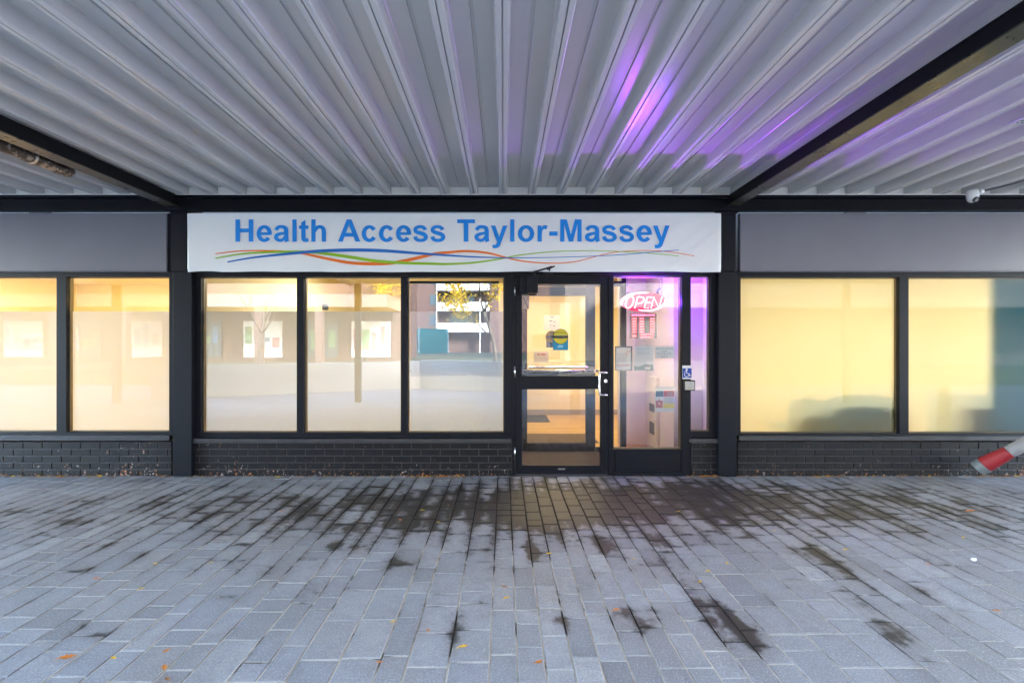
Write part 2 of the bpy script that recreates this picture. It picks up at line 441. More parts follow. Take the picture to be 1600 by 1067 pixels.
# ================================================================ BRICK PLINTH
def brick_material():
    m, t, b = nodes('black_painted_brick'); v = objco(t)
    c = mixc(t, noisen(t, 6, 4, v), (.0035,.0035,.0055), (.011,.011,.015))
    sx = N(t, 'ShaderNodeSeparateXYZ'); t.links.new(v, sx.inputs[0])
    low = N(t, 'ShaderNodeMapRange'); t.links.new(sx.outputs[2], low.inputs[0]); low.inputs[1].default_value = 0; low.inputs[2].default_value = .16; low.inputs[3].default_value = .10; low.inputs[4].default_value = 0
    big = mathn(t, 'MULTIPLY', smooth(t, noisen(t, 1.1, 2, v), .5, .7), .06)
    ch = mathn(t, 'ADD', mathn(t, 'ADD', noisen(t, 32, 5, v, .7), low.outputs[0]), big)
    chip = smooth(t, ch, .675, .70)
    cc = mixc(t, smooth(t, noisen(t, 9, 2, v), .42, .58), (.42,.36,.34), (.42,.17,.07))
    c = mixc(t, mathn(t, 'MULTIPLY', chip, .85), c, cc)
    t.links.new(c, b.inputs['Base Color']); b.inputs['Roughness'].default_value = .5; b.inputs['Specular IOR Level'].default_value = .25
    bn = N(t, 'ShaderNodeBump', Strength=.5, Distance=.004); t.links.new(noisen(t, 70, 4, v), bn.inputs['Height']); t.links.new(bn.outputs[0], b.inputs['Normal'])
    return m
BRICK = brick_material()
MORT = paint('painted_mortar', (.045,.044,.050), .7, var=.6, vs=9, bump=.4)
def brick_wall(parent, x0, x1, ztop=.352):
    b_ = MB(); rows = 5; h = ztop/rows; G = .009
    rg = random.Random(int(x0*100)+5)
    b_.box(x0, x1, -.016, .09, 0, ztop, mi=1)
    for r in range(rows):
        z0, z1 = r*h + G/2, (r+1)*h - G/2
        x = x0 - (0 if r % 2 else .1) - .004
        while x < x1:
            xa, xb = max(x + G/2, x0+.001), min(x + .2 - G/2, x1-.001)
            if xb - xa > .02:
                y = -.022 + rg.uniform(-.0015,.0015); e = .004
                vs = [(xa,-.012,z0),(xb,-.012,z0),(xb,-.012,z1),(xa,-.012,z1),(xa,y+.002,z0),(xb,y+.002,z0),(xb,y+.002,z1),(xa,y+.002,z1),
                      (xa+e,y,z0+e),(xb-e,y,z0+e),(xb-e,y,z1-e),(xa+e,y,z1-e)]
                fs = [(0,1,5,4),(1,2,6,5),(2,3,7,6),(3,0,4,7),(4,5,9,8),(5,6,10,9),(6,7,11,10),(7,4,8,11),(8,9,10,11)]
                b_.add(vs, fs, 0)
            x += .2
    return b_.build('brick_plinth', [BRICK, MORT], parent)
def sill(parent, x0, x1, py0=684, py1=690):
    s_ = MB(); s_.box(x0, x1, -.052, .06, WZ(py1), WZ(py0), c=.003); s_.box(x0, x1, -.058, -.045, WZ(py1)-.004, WZ(py1)+.012, c=.002)
    return s_.build('sill', SILLP, parent)

# ================================================================ STOREFRONTS
SF = 'shop units under the canopy'
mid = thing('storefront', 'shop unit with the glazed door, tall sidelight and three equal windows', 'storefront', (WX(710), 0, 0), SF)
lef = thing('storefront', 'shop unit with half frosted windows beside the wrapped pipe', 'storefront', (WX(0), 0, 0), SF)
rig = thing('storefront', 'shop unit with fully frosted windows showing blurred chair backs', 'storefront', (WX(1400), 0, 0), SF)
FILM = filmmat('frosted_film', (.96,.94,.78), (.80,.90,1.0), k=.32)
FILMR = filmmat('frosted_film_dense', (.84,.92,.72), (.36,.45,.49), k=.74, clear=.25)
BEAD = paint('glazing_bead', (.16,.13,.09), .35, metal=.5, var=.2)

def window(parent, px0, px1, py0, py1, film_top, film_mat, gl, depth=.045):
    """one glazed light: thin bead, pane, and frosting film on the inside"""
    x0, x1, z0, z1 = WX(px0), WX(px1), WZ(py1), WZ(py0)
    f = MB(); t_ = .010
    f.box(x0-.004, x0+t_, depth-.012, depth+.03, z0, z1); f.box(x1-t_, x1+.004, depth-.012, depth+.03, z0, z1)
    f.box(x0+t_, x1-t_, depth-.012, depth+.03, z0-.004, z0+t_); f.box(x0+t_, x1-t_, depth-.012, depth+.03, z1-t_, z1+.004)
    win = f.build('window', BEAD, parent)
    p = MB(); p.quad((x0+t_,depth,z0+t_),(x1-t_,depth,z0+t_),(x1-t_,depth,z1-t_),(x0+t_,depth,z1-t_)); p.build('pane', gl, win)
    if film_mat:
        zt = WZ(film_top); a = .012
        p = MB(); p.quad((x0+a+.006,depth+.012,z0+a),(x1-a,depth+.012,z0+a),(x1-a,depth+.012,zt),(x0+a+.006,depth+.012,zt)); p.build('frosted_film', film_mat, win)
    return win
def frame(parent, verts_px, py_top, py_bot, px_l, px_r, y1=.08, nm='window_frame'):
    """head, bottom rail and the mullions at the given photo columns"""
    f = MB()
    f.wbox(px_l, px_r, 424, py_top, -.008, y1, c=.002)
    f.wbox(px_l, px_r, py_bot, 684, -.008, y1, c=.002)
    for a, b_ in verts_px:
        f.wbox(a, b_, py_top-.05, py_bot+.05, -.008, y1, c=.002)
    return f.build(nm, DARK, parent)

# --- middle unit
frame(mid, [(299,314),(463.5,474.5),(626.5,636.5),(787.5,800)], 432.5, 676, 299, 800)
window(mid, 314, 463.5, 432.5, 676, 486, FILM, GLASS)
window(mid, 474.5, 626.5, 432.5, 676, 486, FILM, GLASS)
window(mid, 636.5, 787.5, 432.5, 676, 486, FILM, GLASS)
sill(mid, WX(299), WX(799)); brick_wall(mid, WX(299), WX(800))
# frame of the door set: head, jambs, sidelight, narrow light
f = MB()
f.wbox(800, 1122, 424, 431, -.008, .10, c=.002)
f.wbox(800, 805, 431.05, 743, -.010, .10, c=.002)
f.wbox(950.8, 958.5, 431.05, 743, -.010, .10, c=.002)
f.wbox(1065.5, 1079.5, 431.05, 743, -.010, .10, c=.002)
f.wbox(1110.5, 1122.5, 431.05, 683, -.008, .10, c=.002)
f.wbox(1079.6, 1110.4, 674.5, 683.5, -.008, .10, c=.002)
f.wbox(958.6, 1065.4, 702, 738, .0, .09, c=.003)
f.wbox(962, 1062, 706, 733, -.006, .01, c=.003)
f.wbox(958.6, 1065.4, 738.3, 743.5, -.02, .09, c=.003)
f.wbox(805.1, 950.7, 741, 743.8, -.03, .09, mi=1, c=.001)
f.build('door_frame', [DARK, SILLP], mid)
window(mid, 958.5, 1065.5, 431.2, 702, 0, None, GLASSD, .04)
window(mid, 1079.5, 1110.5, 431.2, 674.5, 0, None, GLASSD, .04)
brick_wall(mid, WX(1080), WX(1122)); sill(mid, WX(1076), WX(1122))
# door leaf
f = MB()
yd0, yd1 = -.004, .045
f.wbox(805.6, 815.5, 431.8, 740.5, yd0, yd1, c=.003, yr=0); f.wbox(938.3, 950.2, 431.8, 740.5, yd0, yd1, c=.003, yr=0)
f.wbox(815.6, 938.2, 431.8, 444, yd0, yd1, c=.003, yr=0); f.wbox(815.6, 938.2, 587.3, 608.2, yd0, yd1, c=.003, yr=0)
f.wbox(815.6, 938.2, 727, 740.5, yd0, yd1, c=.003, yr=0); f.wbox(812, 942, 730, 732.5, -.012, .0, c=.001, yr=0)
door = f.build('door', DARK, mid)
for a, b_ in ((444, 587.3), (608.2, 727)):
    x0, x1, z0, z1 = WX(815.6), WX(938.2), WZ(b_), WZ(a)
    MB().quad((x0,.02,z0),(x1,.02,z0),(x1,.02,z1),(x0,.02,z1)).build('pane', GLASSD, door)
# D pull
hy = -.075
pts = catmull([(WX(935),-.004,WZ(582)),(WX(935),hy+.02,WZ(582)),(WX(934.5),hy,WZ(586)),(WX(934),hy,WZ(600)),(WX(934.5),hy,WZ(612)),(WX(936),hy+.02,WZ(616)),(WX(940),-.004,WZ(616))], 5)
h_ = MB(); h_.tube(pts, .010, 10); h_.tube([(WX(934),hy+.01,WZ(581.5)),(WX(947),hy+.01,WZ(581.5))], .009, 10); h_.tube([(WX(935),hy+.01,WZ(616)),(WX(947),hy+.01,WZ(616))], .009, 10)
h_.tube([(WX(945),hy+.01,WZ(616)),(WX(945),-.004,WZ(616))], .009, 10); h_.tube([(WX(945),hy+.01,WZ(581.5)),(WX(945),-.004,WZ(581.5))], .009, 10)
h_.build('handle', STEEL, door, smooth=True)
MB().tube([(WX(815),.085,WZ(580)),(WX(938),.085,WZ(580))], .012, 10).tube([(WX(822),.045,WZ(580)),(WX(822),.085,WZ(580))], .01, 8).tube([(WX(932),.045,WZ(580)),(WX(932),.085,WZ(580))], .01, 8).build('push_bar', STEEL, door, smooth=True)
MB().tube([(WX(946),-.004,WZ(595)),(WX(946),-.014,WZ(595))], .019, 20).box(WX(946)-.002, WX(946)+.002, -.0155, -.0138, WZ(595)-.008, WZ(595)+.006, mi=1).build('lock', [STEEL, RUBBER], door)
for a, b_ in ((446,463),(572,590),(698,716)):
    MB().tube([(WX(804.4),-.016,WZ(b_)),(WX(804.4),-.016,WZ(a))], .008, 10).build('hinge', STEEL, door, smooth=True)
MB().wbox(872, 883, 731.6, 733.6, -.0155, -.0125).build('floor_bolt', STEEL, door)
MB().wbox(872, 883, 707, 708.5, .0, .0).build('label_strip', STEEL, door) if False else None
# automatic closer on the door head
c_ = MB(); c_.wbox(811.5, 824, 438, 460, -.12, -.005, c=.004, yr=0); c_.wbox(822.5, 839, 432.5, 459.5, -.15, -.006, c=.004, yr=0)
cl_ = c_.build('door_closer', DARK, door)
a_ = MB(); a_.tube([(WX(834),-.10,WZ(433)),(WX(834),-.10,WZ(426))], .012, 10)
a_.tube([(WX(830),-.12,WZ(428.5)),(WX(860),-.20,WZ(421.5))], .009, 8); a_.tube([(WX(852),-.17,WZ(425)),(WX(864),-.17,WZ(420))], .008, 8)
a_.wbox(849, 864, 424.6, 429, -.06, -.0085, c=.002, yr=0); a_.tube([(WX(857),-.2,WZ(422)),(WX(857),-.04,WZ(426))], .008, 8)
a_.build('closer_arm', RUBBER, door)

# --- side units
frame(lef, [(-108,-92),(88,103.5),(264,270)], 432.5, 675, -260, 270)
for a, b_ in ((-92,88),(103.5,264),(-260,-108)):
    window(lef, a, b_, 432.5, 675, 486, FILM, GLASSL)
frame(lef, [(-576+30,-560),(-418,-402),], 432.5, 675, -546, -260.1)
for a, b_ in ((-402,-260.3),(-545,-418)): window(lef, a, b_, 432.5, 675, 486, FILM, GLASSL)
sill(lef, WX(-545), WX(270), 679, 686); brick_wall(lef, WX(-545), WX(270))
frame(rig, [(1151,1157.5),(1405.5,1420),(1668,1683)], 433, 677, 1151, 1960)
for a, b_ in ((1157.5,1405.5),(1420,1668),(1683,1931)):
    window(rig, a, b_, 433, 677, 433, FILMR, GLASSR)
sill(rig, WX(1151), WX(1960), 680, 686); brick_wall(rig, WX(1151), WX(1960))
for par, a, b_ in ((lef, -545, 260), (rig, 1156.5, 1960)):
    p = MB(); p.wbox(a, b_, 333, 423, -.035, .02, c=.004)
    p.wbox(a, b_, 423.2, 424.6, -.045, .02)
    for q in (a+160 if par is lef else a+165, b_-215 if par is lef else b_-300):
        p.wbox(q, q+32, 331.5, 333.5, -.05, -.0, c=.001)
    p.build('fascia_panel', GREYP2, par)
# gasket band behind the banner
MB().box(WX(296), WX(1123), .0, .1, WZ(424.5), WZ(333)).build('fascia_panel', GREYP, mid)
# mass of the building above and behind
shell = paint('roof_membrane', (.12,.12,.12), .8)
bl = MB(); bl.box(-10.5, 10.5, .12, 9.5, 3.2, 8); bl.box(-10.5, 10.5, .101, .119, 2.9, 8)
bl.build('upper_storey', paint('brown_brick_far', (.22,.12,.085), .8), mid)

# ---------------------------------------------------------------- interiors (rooms)
def room(par, x0, x1, y0, y1, zc, wallm, floorm, open_front=True):
    r_ = MB(); T = .08
    r_.box(x0-T, x0, y0, y1+T, 0, zc); r_.box(x1, x1+T, y0, y1+T, 0, zc); r_.box(x0, x1, y1, y1+T, 0, zc)
    r_.build('interior_wall', wallm, par)
    MB().box(x0-T, x1+T, y0, y1+T, zc+.001, zc+.08).build('interior_ceiling', CEILW, par)
    MB().box(x0-T, x1+T, y0, y1+T, -.012, -.0005).build('interior_floor', floorm, par)
def wood_floor():
    m, t, b = nodes('oak_laminate'); v = objco(t)
    br = N(t, 'ShaderNodeTexBrick'); t.links.new(v, br.inputs['Vector']); br.inputs['Scale'].default_value = 1
    br.inputs['Brick Width'].default_value = 1.2; br.inputs['Row Height'].default_value = .12; br.inputs['Mortar Size'].default_value = .002
    br.inputs['Color1'].default_value = (.50,.30,.13,1); br.inputs['Color2'].default_value = (.62,.40,.19,1); br.inputs['Mortar'].default_value = (.2,.1,.04,1)
    t.links.new(br.outputs[0], b.inputs['Base Color']); b.inputs['Roughness'].default_value = .35; return m
OAK = wood_floor()
room(lef, WX(-545), -3.45, .11, 5.0, 2.6, WALLY, OAK)
room(mid, -3.2, .0, .11, 5.0, 2.6, WALLY, OAK)
room(rig, 2.45, WX(1960), .11, 5.0, 2.6, WALLY, OAK)
# strip over the windows that closes each room at the front
for par, x0, x1 in ((lef, WX(-545), -3.45), (mid, -3.2, 2.3), (rig, 2.45, WX(1960))):
    MB().box(x0, x1, .105, .14, WZ(430), 2.9).build('bulkhead', CEILW, par)
    if par is not mid: MB().box(x0, x1, .102, .14, 0, WZ(680)).build('apron_wall', WALLW, par)
MB().box(-3.2, 0, .102, .14, 0, WZ(680)).build('apron_wall', WALLW, mid)
# reception area behind the door
room(mid, .08, 3.9 if False else 2.35, 1.20, 4.3, 2.6, WALLR, OAK)
v_ = MB(); v_.box(1.935, 2.35, .46, 1.62, 0, 2.6); v_.box(2.26, 2.35, .105, .459, 0, 2.6); v_.box(1.57, 1.934, 1.54, 1.62, 0, 2.6)
v_.build('vestibule_wall', WALLW, mid)
MB().box(.08, 2.259, .115, .459, 2.35, 2.42).box(.08, 1.934, .4591, 1.19, 2.35, 2.42).build('vestibule_ceiling', CEILW, mid)
MB().box(.0805, 2.259, .101, .459, -.012, -.001).box(.0805, 1.934, .4591, 1.19, -.012, -.001).build('vestibule_floor', paint('brown_entry_carpet', (.05,.040,.028), .9, var=.4, vs=30, bump=.5, bs=200), mid)
MB().box(.088, 2.34, 4.285, 4.299, 0, .10).build('baseboard', paint('baseboard_grey', (.33,.27,.22), .5), mid)
MB().box(.0, .0795, .115, 1.3, 0, 2.6).build('partition', WALLW, mid)
# inner door and its screen
f = MB(); yi = 1.13
IX = lambda p: WX(p, yi)
f.box(.30, 1.17, yi, yi+.05, .0, .106, c=.004); f.box(.30, 1.17, yi, yi+.05, .93, 1.03, c=.004); f.box(.30, 1.17, yi, yi+.05, 1.985, 2.10, c=.004)
f.box(1.05, 1.17, yi-.003, yi+.053, .0, 2.102, c=.004); f.box(.20, .30, yi-.003, yi+.053, .0, 2.102, c=.004)
inner = f.build('inner_door', DARK, mid)
MB().quad((.30,yi+.025,.106),(1.05,yi+.025,.106),(1.05,yi+.025,.93),(.30,yi+.025,.93)).build('pane', GLASSD, inner)
MB().quad((.30,yi+.025,1.03),(1.05,yi+.025,1.03),(1.05,yi+.025,1.985),(.30,yi+.025,1.985)).build('pane', GLASSD, inner)
MB().tube([(.32,yi-.06,1.075),(1.06,yi-.06,1.075)], .013, 8).tube([(.34,yi,1.075),(.34,yi-.06,1.075)], .01, 8).tube([(1.04,yi,1.075),(1.04,yi-.06,1.075)], .01, 8).build('push_bar', STEEL, inner)
f = MB(); f.box(.10, .19, yi-.01, yi+.07, 0, 2.35, c=.003); f.box(1.50, 1.565, yi-.01, yi+.07, 0, 2.35, c=.003); f.box(.19, 1.5, yi-.005, yi+.065, 2.11, 2.17, c=.003); f.box(1.178, 1.5, yi, yi+.05, 0, .05, c=.002)
f.build('inner_frame', DARK, mid)

# lit ceiling panels inside
def ceiling_light(x, y, z, sx, sy, watts, col, label):
    t_ = thing('ceiling_light', label, 'ceiling light', (x, y, z), 'lit ceiling panels inside the shops')
    MB().box(x-sx/2-.02, x+sx/2+.02, y-sy/2-.02, y+sy/2+.02, z-.03, z-.002, c=.003).build('housing', WHITEP, t_)
    MB().box(x-sx/2, x+sx/2, y-sy/2, y+sy/2, z-.034, z-.0305).build('diffuser', emit('lit_diffuser', (1,.86,.6), .3), t_)
    l = bpy.data.lights.new('panel_lamp', 'AREA'); l.shape = 'RECTANGLE'; l.size = sx; l.size_y = sy; l.energy = watts; l.color = col
    lo = bpy.data.objects.new('panel_lamp', l); COL.objects.link(lo); lo.parent = t_; lo.location = (0,0,-.04)
WARM = (1, .95, .78)
LW = 2.05
for x, w_ in ((-9.2,'fourth'), (-7.2,'third'), (-5.2,'second'), (-4.2,'first')): ceiling_light(x, 2.4, 2.6, 1.2, .6, LW, WARM, w_ + ' lit ceiling panel from the clinic inside the half frosted shop')
for x, w_ in ((-2.0,'farther from'), (-.7,'nearer to')): ceiling_light(x, 2.4, 2.6, 1.2, .6, LW, WARM, 'lit ceiling panel behind the three equal windows, the one %s the door' % w_)
for x, w_ in ((3.4,'first'), (5.2,'second'), (7.0,'third')): ceiling_light(x, 2.2, 2.6, 1.2, .6, LW*.66, WARM, w_ + ' lit ceiling panel from the clinic inside the fully frosted shop')
ceiling_light(.95, 2.7, 2.6, 1.2, .6, 2.1, (1, .82, .42), 'lit warm ceiling panel in the reception behind the inner door')
ceiling_light(.9, .62, 2.345, .6, .3, .5, (1,.86,.62), 'small lit panel over the entrance vestibule')

# ================================================================ BANNER
YB = -.10
bn_t = thing('banner_sign', 'white vinyl banner reading Health Access Taylor-Massey above the clinic door', 'banner', (WX(710,YB), YB, WZ(425,YB)))
m, t, b = nodes('white_vinyl'); v = objco(t)
t.links.new(mixc(t, noisen(t, 2, 3, v), (.80,.81,.83), (.87,.875,.885)), b.inputs['Base Color']); b.inputs['Roughness'].default_value = .42
b.inputs['Transmission Weight'].default_value = 0
mp = N(t, 'ShaderNodeMapping'); mp.vector_type = 'TEXTURE'; mp.inputs['Rotation'].default_value = (0, R(-38), 0); mp.inputs['Scale'].default_value = (1.2, 1, .16); t.links.new(v, mp.inputs[0])
hh = mathn(t, 'ADD', noisen(t, 1.6, 2, mp.outputs[0], .4), mathn(t, 'MULTIPLY', noisen(t, 7, 2, v), .15))
bb = N(t, 'ShaderNodeBump', Strength=.4, Distance=.04); t.links.new(hh, bb.inputs['Height']); t.links.new(bb.outputs[0], b.inputs['Normal'])
def ink(name, col):
    m2, t2, b2 = nodes(name); v2 = objco(t2)
    t2.links.new(mixc(t2, noisen(t2, 3, 3, v2), tuple(c*.9 for c in col), tuple(min(1,c*1.1) for c in col)), b2.inputs['Base Color']); b2.inputs['Roughness'].default_value = .4
    return m2
VINYL = m
bx0, bx1, bz0, bz1 = WX(291.5,YB), WX(1127.5,YB), WZ(424,YB), WZ(333.5,YB)
sh = MB(); nx, nz = 260, 16
rg = random.Random(4)
def bot(x):
    return bz0 - .004 + .010*noise.noise(Vector((x*2.2, 0, 3))) + (.008 if -3.2 < x < -2.9 else 0)*math.sin((x+3.2)*10)
def bys(x, z):
    return YB + .004*noise.noise(Vector((x*1.3 + z*1.1, z*2, 8))) + .0015*noise.noise(Vector((x*5, z*5, 2)))
for j in range(nz+1):
    for i in range(nx+1):
        x = bx0 + (bx1-bx0)*i/nx; zb_ = bot(x); z = zb_ + (bz1-zb_)*j/nz
        y = bys(x, z)
        if j == 0: y += .012
        if i == 0 or i == nx: y += .012
        sh.v.append((x, y, z))
for j in range(nz):
    for i in range(nx):
        a = j*(nx+1)+i; sh.f.append((a, a+1, a+nx+2, a+nx+1)); sh.m.append(0)
# wrapped edges back to the wall panel
sh.box(bx0+.006, bx1-.006, YB+.020, -.004, bz0+.022, bz1-.004, c=.003)
sheet = sh.build('sheet', VINYL, bn_t, smooth=False)
for p_ in sheet.data.polygons: p_.use_smooth = len(p_.vertices) == 4 and p_.index < nx*nz

# lettering: bold grotesque drawn stroke by stroke (units of 1/1000 em)
def stroke(pts, n=6):
    return ('s', catmull(pts, n))
def arc(cx, cy, rx, ry, a0, a1, wv, wh, n=26, k=1.4):
    out = []
    for i in range(n+1):
        a = R(a0 + (a1-a0)*i/n); wd = wh + (wv-wh)*abs(math.cos(a))**k
        out.append((cx + (rx - wv/2)*math.cos(a), cy + (ry - wh/2)*math.sin(a), wd))
    return ('s', out)
def rect(x0, y0, x1, y1): return ('p', [(x0,y0),(x1,y0),(x1,y1),(x0,y1)])
GL = {
 'H': (722, [rect(73,0,221,716), rect(501,0,649,716), rect(221,302,501,424)]),
 'l': (278, [rect(71,0,208,716)]),
 '-': (333, [rect(56,191,320,328)]),
 'T': (611, [rect(21,595,590,716), rect(232,0,380,595)]),
 'M': (833, [('p', [(71,0),(71,716),(287,716),(417,228),(545,716),(762,716),(762,0),(628,0),(628,564),(486,0),(347,0),(205,564),(205,0)])]),
 'A': (722, [('p', [(0,0),(279,716),(432,716),(718,0),(561,0),(498,163),(212,163),(153,0)], [(257,284),(452,284),(354,549)])]),
 't': (333, [('p', [(79,519),(79,617),(216,702),(216,519),(310,519),(310,410),(216,410),(216,170),(219,125),(232,106),(262,102),(305,113),(317,10),(270,-6),(220,-12),(150,-2),(105,35),(84,90),(79,180),(79,410),(8,410),(8,519)])]),
 'y': (556, [('p', [(6,519),(152,519),(276,151),(397,519),(539,519),(332,-48),(308,-110),(280,-155),(240,-188),(190,-207),(135,-211),(66,-203),(54,-96),(100,-103),(145,-100),(178,-80),(204,-2)])]),
 'r': (389, [('p', [(66,0),(66,519),(193,519),(193,445),(225,500),(262,524),(306,531),(350,526),(390,507),(347,387),(315,404),(286,409),(240,396),(214,340),(203,250),(203,0)])]),
 'h': (611, [rect(71,0,208,716), stroke([(473,0,137),(473,200,137),(472,310,136),(458,405,126),(410,460,112),(345,476,108),(275,462,112),(225,410,112),(195,345,80),(190,300,50)])]),
 'o': (611, [arc(305,259,265,271,0,360,142,108,40)]),
 'c': (556, [arc(290,259,250,271,33,327,142,108,34)]),
 'e': (556, [arc(278,259,245,271,-9,322,138,104,34), rect(165,214,455,300)]),
 's': (556, [stroke([(421,378,128),(392,432,112),(335,470,102),(264,481,98),(180,470,104),(118,430,118),(100,378,124),(122,328,120),(200,291,122),(300,266,124),(395,226,128),(440,160,130),(422,95,122),(360,50,106),(272,38,98),(183,50,106),(118,95,118),(91,165,132)])]),
 'a': (556, [stroke([(107,370,130),(140,437,112),(200,474,102),(272,482,98),(352,470,112),(408,425,132),(428,350,137),(429,220,136),(431,110,136),(442,50,136),(462,2,134)]),
             stroke([(400,292,72),(310,266,86),(200,242,104),(122,200,124),(102,148,132),(124,88,120),(192,46,102),(272,44,98),(340,82,92),(374,140,76),(384,190,60)])]),
}
def text_poly(mb, body, x0, z0, sc, y, kern={}):
    x = x0; lay = 0
    for i, ch in enumerate(body):
        if ch == ' ': x += 278*sc; continue
        adv, prims = GL[ch]
        for pi, pr in enumerate(prims):
            yy = y - .00025*pi
            P3 = lambda q: (x + q[0]*sc, yy, z0 + q[1]*sc)
            if pr[0] == 's':
                pts = pr[1]; L_, R_ = [], []
                for k_, p in enumerate(pts):
                    a_, b2_ = pts[max(0,k_-1)], pts[min(len(pts)-1,k_+1)]
                    if len(pts) > 38 and ch == 'o' and k_ in (0, len(pts)-1): a_, b2_ = pts[-2], pts[1]
                    tx, tz = b2_[0]-a_[0], b2_[1]-a_[1]; l_ = math.hypot(tx, tz) or 1
                    nx_, nz_ = -tz/l_, tx/l_
                    L_.append(P3((p[0]+nx_*p[2]/2, p[1]+nz_*p[2]/2))); R_.append(P3((p[0]-nx_*p[2]/2, p[1]-nz_*p[2]/2)))
                n_ = len(pts); mb.add(L_+R_, [(k_, k_+1, n_+k_+1, n_+k_) for k_ in range(n_-1)])
            else:
                bm = bmesh.new(); loops = pr[1:]; es = []
                for lp in loops:
                    vv = [bm.verts.new(P3(q)) for q in lp]
                    for k_ in range(len(vv)): es.append(bm.edges.new((vv[k_], vv[(k_+1)%len(vv)])))
                bmesh.ops.triangle_fill(bm, edges=es, use_beauty=True, use_dissolve=False)
                bm.verts.index_update()
                mb.add([v_.co[:] for v_ in bm.verts], [[v_.index for v_ in f_.verts] for f_ in bm.faces]); bm.free()
        x += adv*sc + kern.get(body[i:i+2], 0)*sc
    return x
BLUEINK = ink('blue_ink', (.0,.25,.78))
SCL = (WZ(343.3,YB) - WZ(378,YB)) / 716
for body, pxs, pxe in (('Health', 368.5-73*.0483, 0), ('Access', 528.5, 0), ('Taylor-Massey', 714.5-21*.0483, 0)):
    tx = MB(); text_poly(tx, body, WX(pxs,YB), WZ(378,YB), SCL, YB-.0075, {'Ta': -70})
    tx.build('lettering', BLUEINK, bn_t)
def za(p): return (330 + p[0]/4.21, 380 + p[1]/4.21)
def zb(p): return (700 + p[0]/3.72, 380 + p[1]/3.72)
def ribbon(A, B, wprof, col, y, nm):
    pts = [za(p) for p in A] + [zb(p) for p in B]; pts = catmull(pts, 8)
    n_ = len(pts); L_, R_ = [], []
    for k_, p in enumerate(pts):
        a_, b2_ = pts[max(0,k_-1)], pts[min(n_-1,k_+1)]
        tx_, tz_ = b2_[0]-a_[0], b2_[1]-a_[1]; l_ = math.hypot(tx_, tz_) or 1
        u = (p[0]-pts[0][0])/(pts[-1][0]-pts[0][0]); w_ = wprof(u)/2
        L_.append((WX(p[0]-tz_/l_*w_,YB), y, WZ(p[1]+tx_/l_*w_,YB))); R_.append((WX(p[0]+tz_/l_*w_,YB), y, WZ(p[1]-tx_/l_*w_,YB)))
    mb = MB(); mb.add(L_+R_, [(k_, k_+1, n_+k_+1, n_+k_) for k_ in range(n_-1)]); return mb.build('ribbon', ink(nm, col), bn_t, label=nm.replace('_',' ')+' wavy line')
def wp(mx, c_, s_): return lambda u: 1.0 + 1.6*mx*math.exp(-((u-c_)/s_)**2)
ribbon([(30,70),(200,52),(400,52),(580,65),(750,100),(900,128),(1050,137),(1200,130),(1350,100),(1470,72)],
       [(0,55),(110,47),(230,58),(340,85),(420,103),(520,114),(620,117),(740,108),(860,78),(960,55),(1060,46),(1180,44),(1290,52),(1380,66),(1430,76)], wp(2.6,.36,.24), (.85,.17,.01), YB-.0070, 'orange')
ribbon([(30,100),(200,72),(400,60),(600,58),(720,66),(900,90),(1080,118),(1250,130),(1450,136)],
       [(0,122),(150,114),(300,93),(420,70),(600,51),(750,46),(900,46),(1050,52),(1200,62),(1340,76)], wp(2.4,.32,.26), (.28,.50,.01), YB-.0076, 'lime_green')
ribbon([(110,125),(250,100),(400,82),(560,66),(700,54),(850,48),(1000,47),(1150,52),(1350,67)],
       [(0,72),(150,81),(350,86),(550,85),(750,80),(900,74),(1050,65),(1200,52),(1340,41)], wp(2.6,.28,.24), (.0,.14,.52), YB-.0082, 'blue')

# ================================================================ SIGNS ON AND BEHIND THE GLASS
YS = .085
def sp(px, py, y=YS): return (WX(px, y), y, WZ(py, y))
def zo(x, y, yy=YS): return sp(960 + x/10.67, 440 + y/10.67, yy)
REDN = emit('red_led', (1,.45,.50), .11); BLUN = emit('violet_led', (.85,.80,1), .10)
op = thing('neon_open_sign', 'glowing red and white neon OPEN sign hanging inside the sidelight glass', 'neon sign', sp(1006,487))
def ntube(pts, r, nm, m_):
    pp = catmull(pts, 6); n_ = len(pp)
    rr = r if not callable(r) else [r(i/(n_-1)) for i in range(n_)]
    MB().tube(pp, rr, 8).build(nm, m_, op, smooth=True)
ntube([zo(120,385),zo(118,340),zo(150,290),zo(220,240),zo(320,205),zo(440,188),zo(575,188)], lambda u: .013*(1-u)**.7+.003, 'swoosh', BLUN)
ntube([zo(400,470),zo(500,485),zo(620,480),zo(740,440),zo(820,390),zo(858,340),zo(850,295)], lambda u: .013*u**.7+.003, 'swoosh', BLUN)
ell = []
for k in range(25):
    a = 2*math.pi*k/24; ex, ey = 62*math.cos(a), 98*math.sin(a); ell.append(zo(253+ex-ey*.28*-1*-1, 345+ey, YS-.012))
ntube(ell, .0066, 'letter', REDN)
ntube([zo(338,445,YS-.012),zo(365,350,YS-.012),zo(388,262,YS-.012),zo(420,255,YS-.012),zo(470,262,YS-.012),zo(492,295,YS-.012),zo(470,345,YS-.012),zo(420,365,YS-.012),zo(370,365,YS-.012)], .0066, 'letter', REDN)
E_ = MB()
for pts in ([(628,258),(548,258),(498,440),(575,440)], [(525,350),(600,350)]):
    E_.tube([zo(x,y,YS-.012) for x,y in pts], .0066, 8)
E_.build('letter', REDN, op)
MB().tube([zo(x,y,YS-.012) for x,y in ((612,445),(655,260),(742,440),(795,250))], .0066, 8).build('letter', REDN, op)
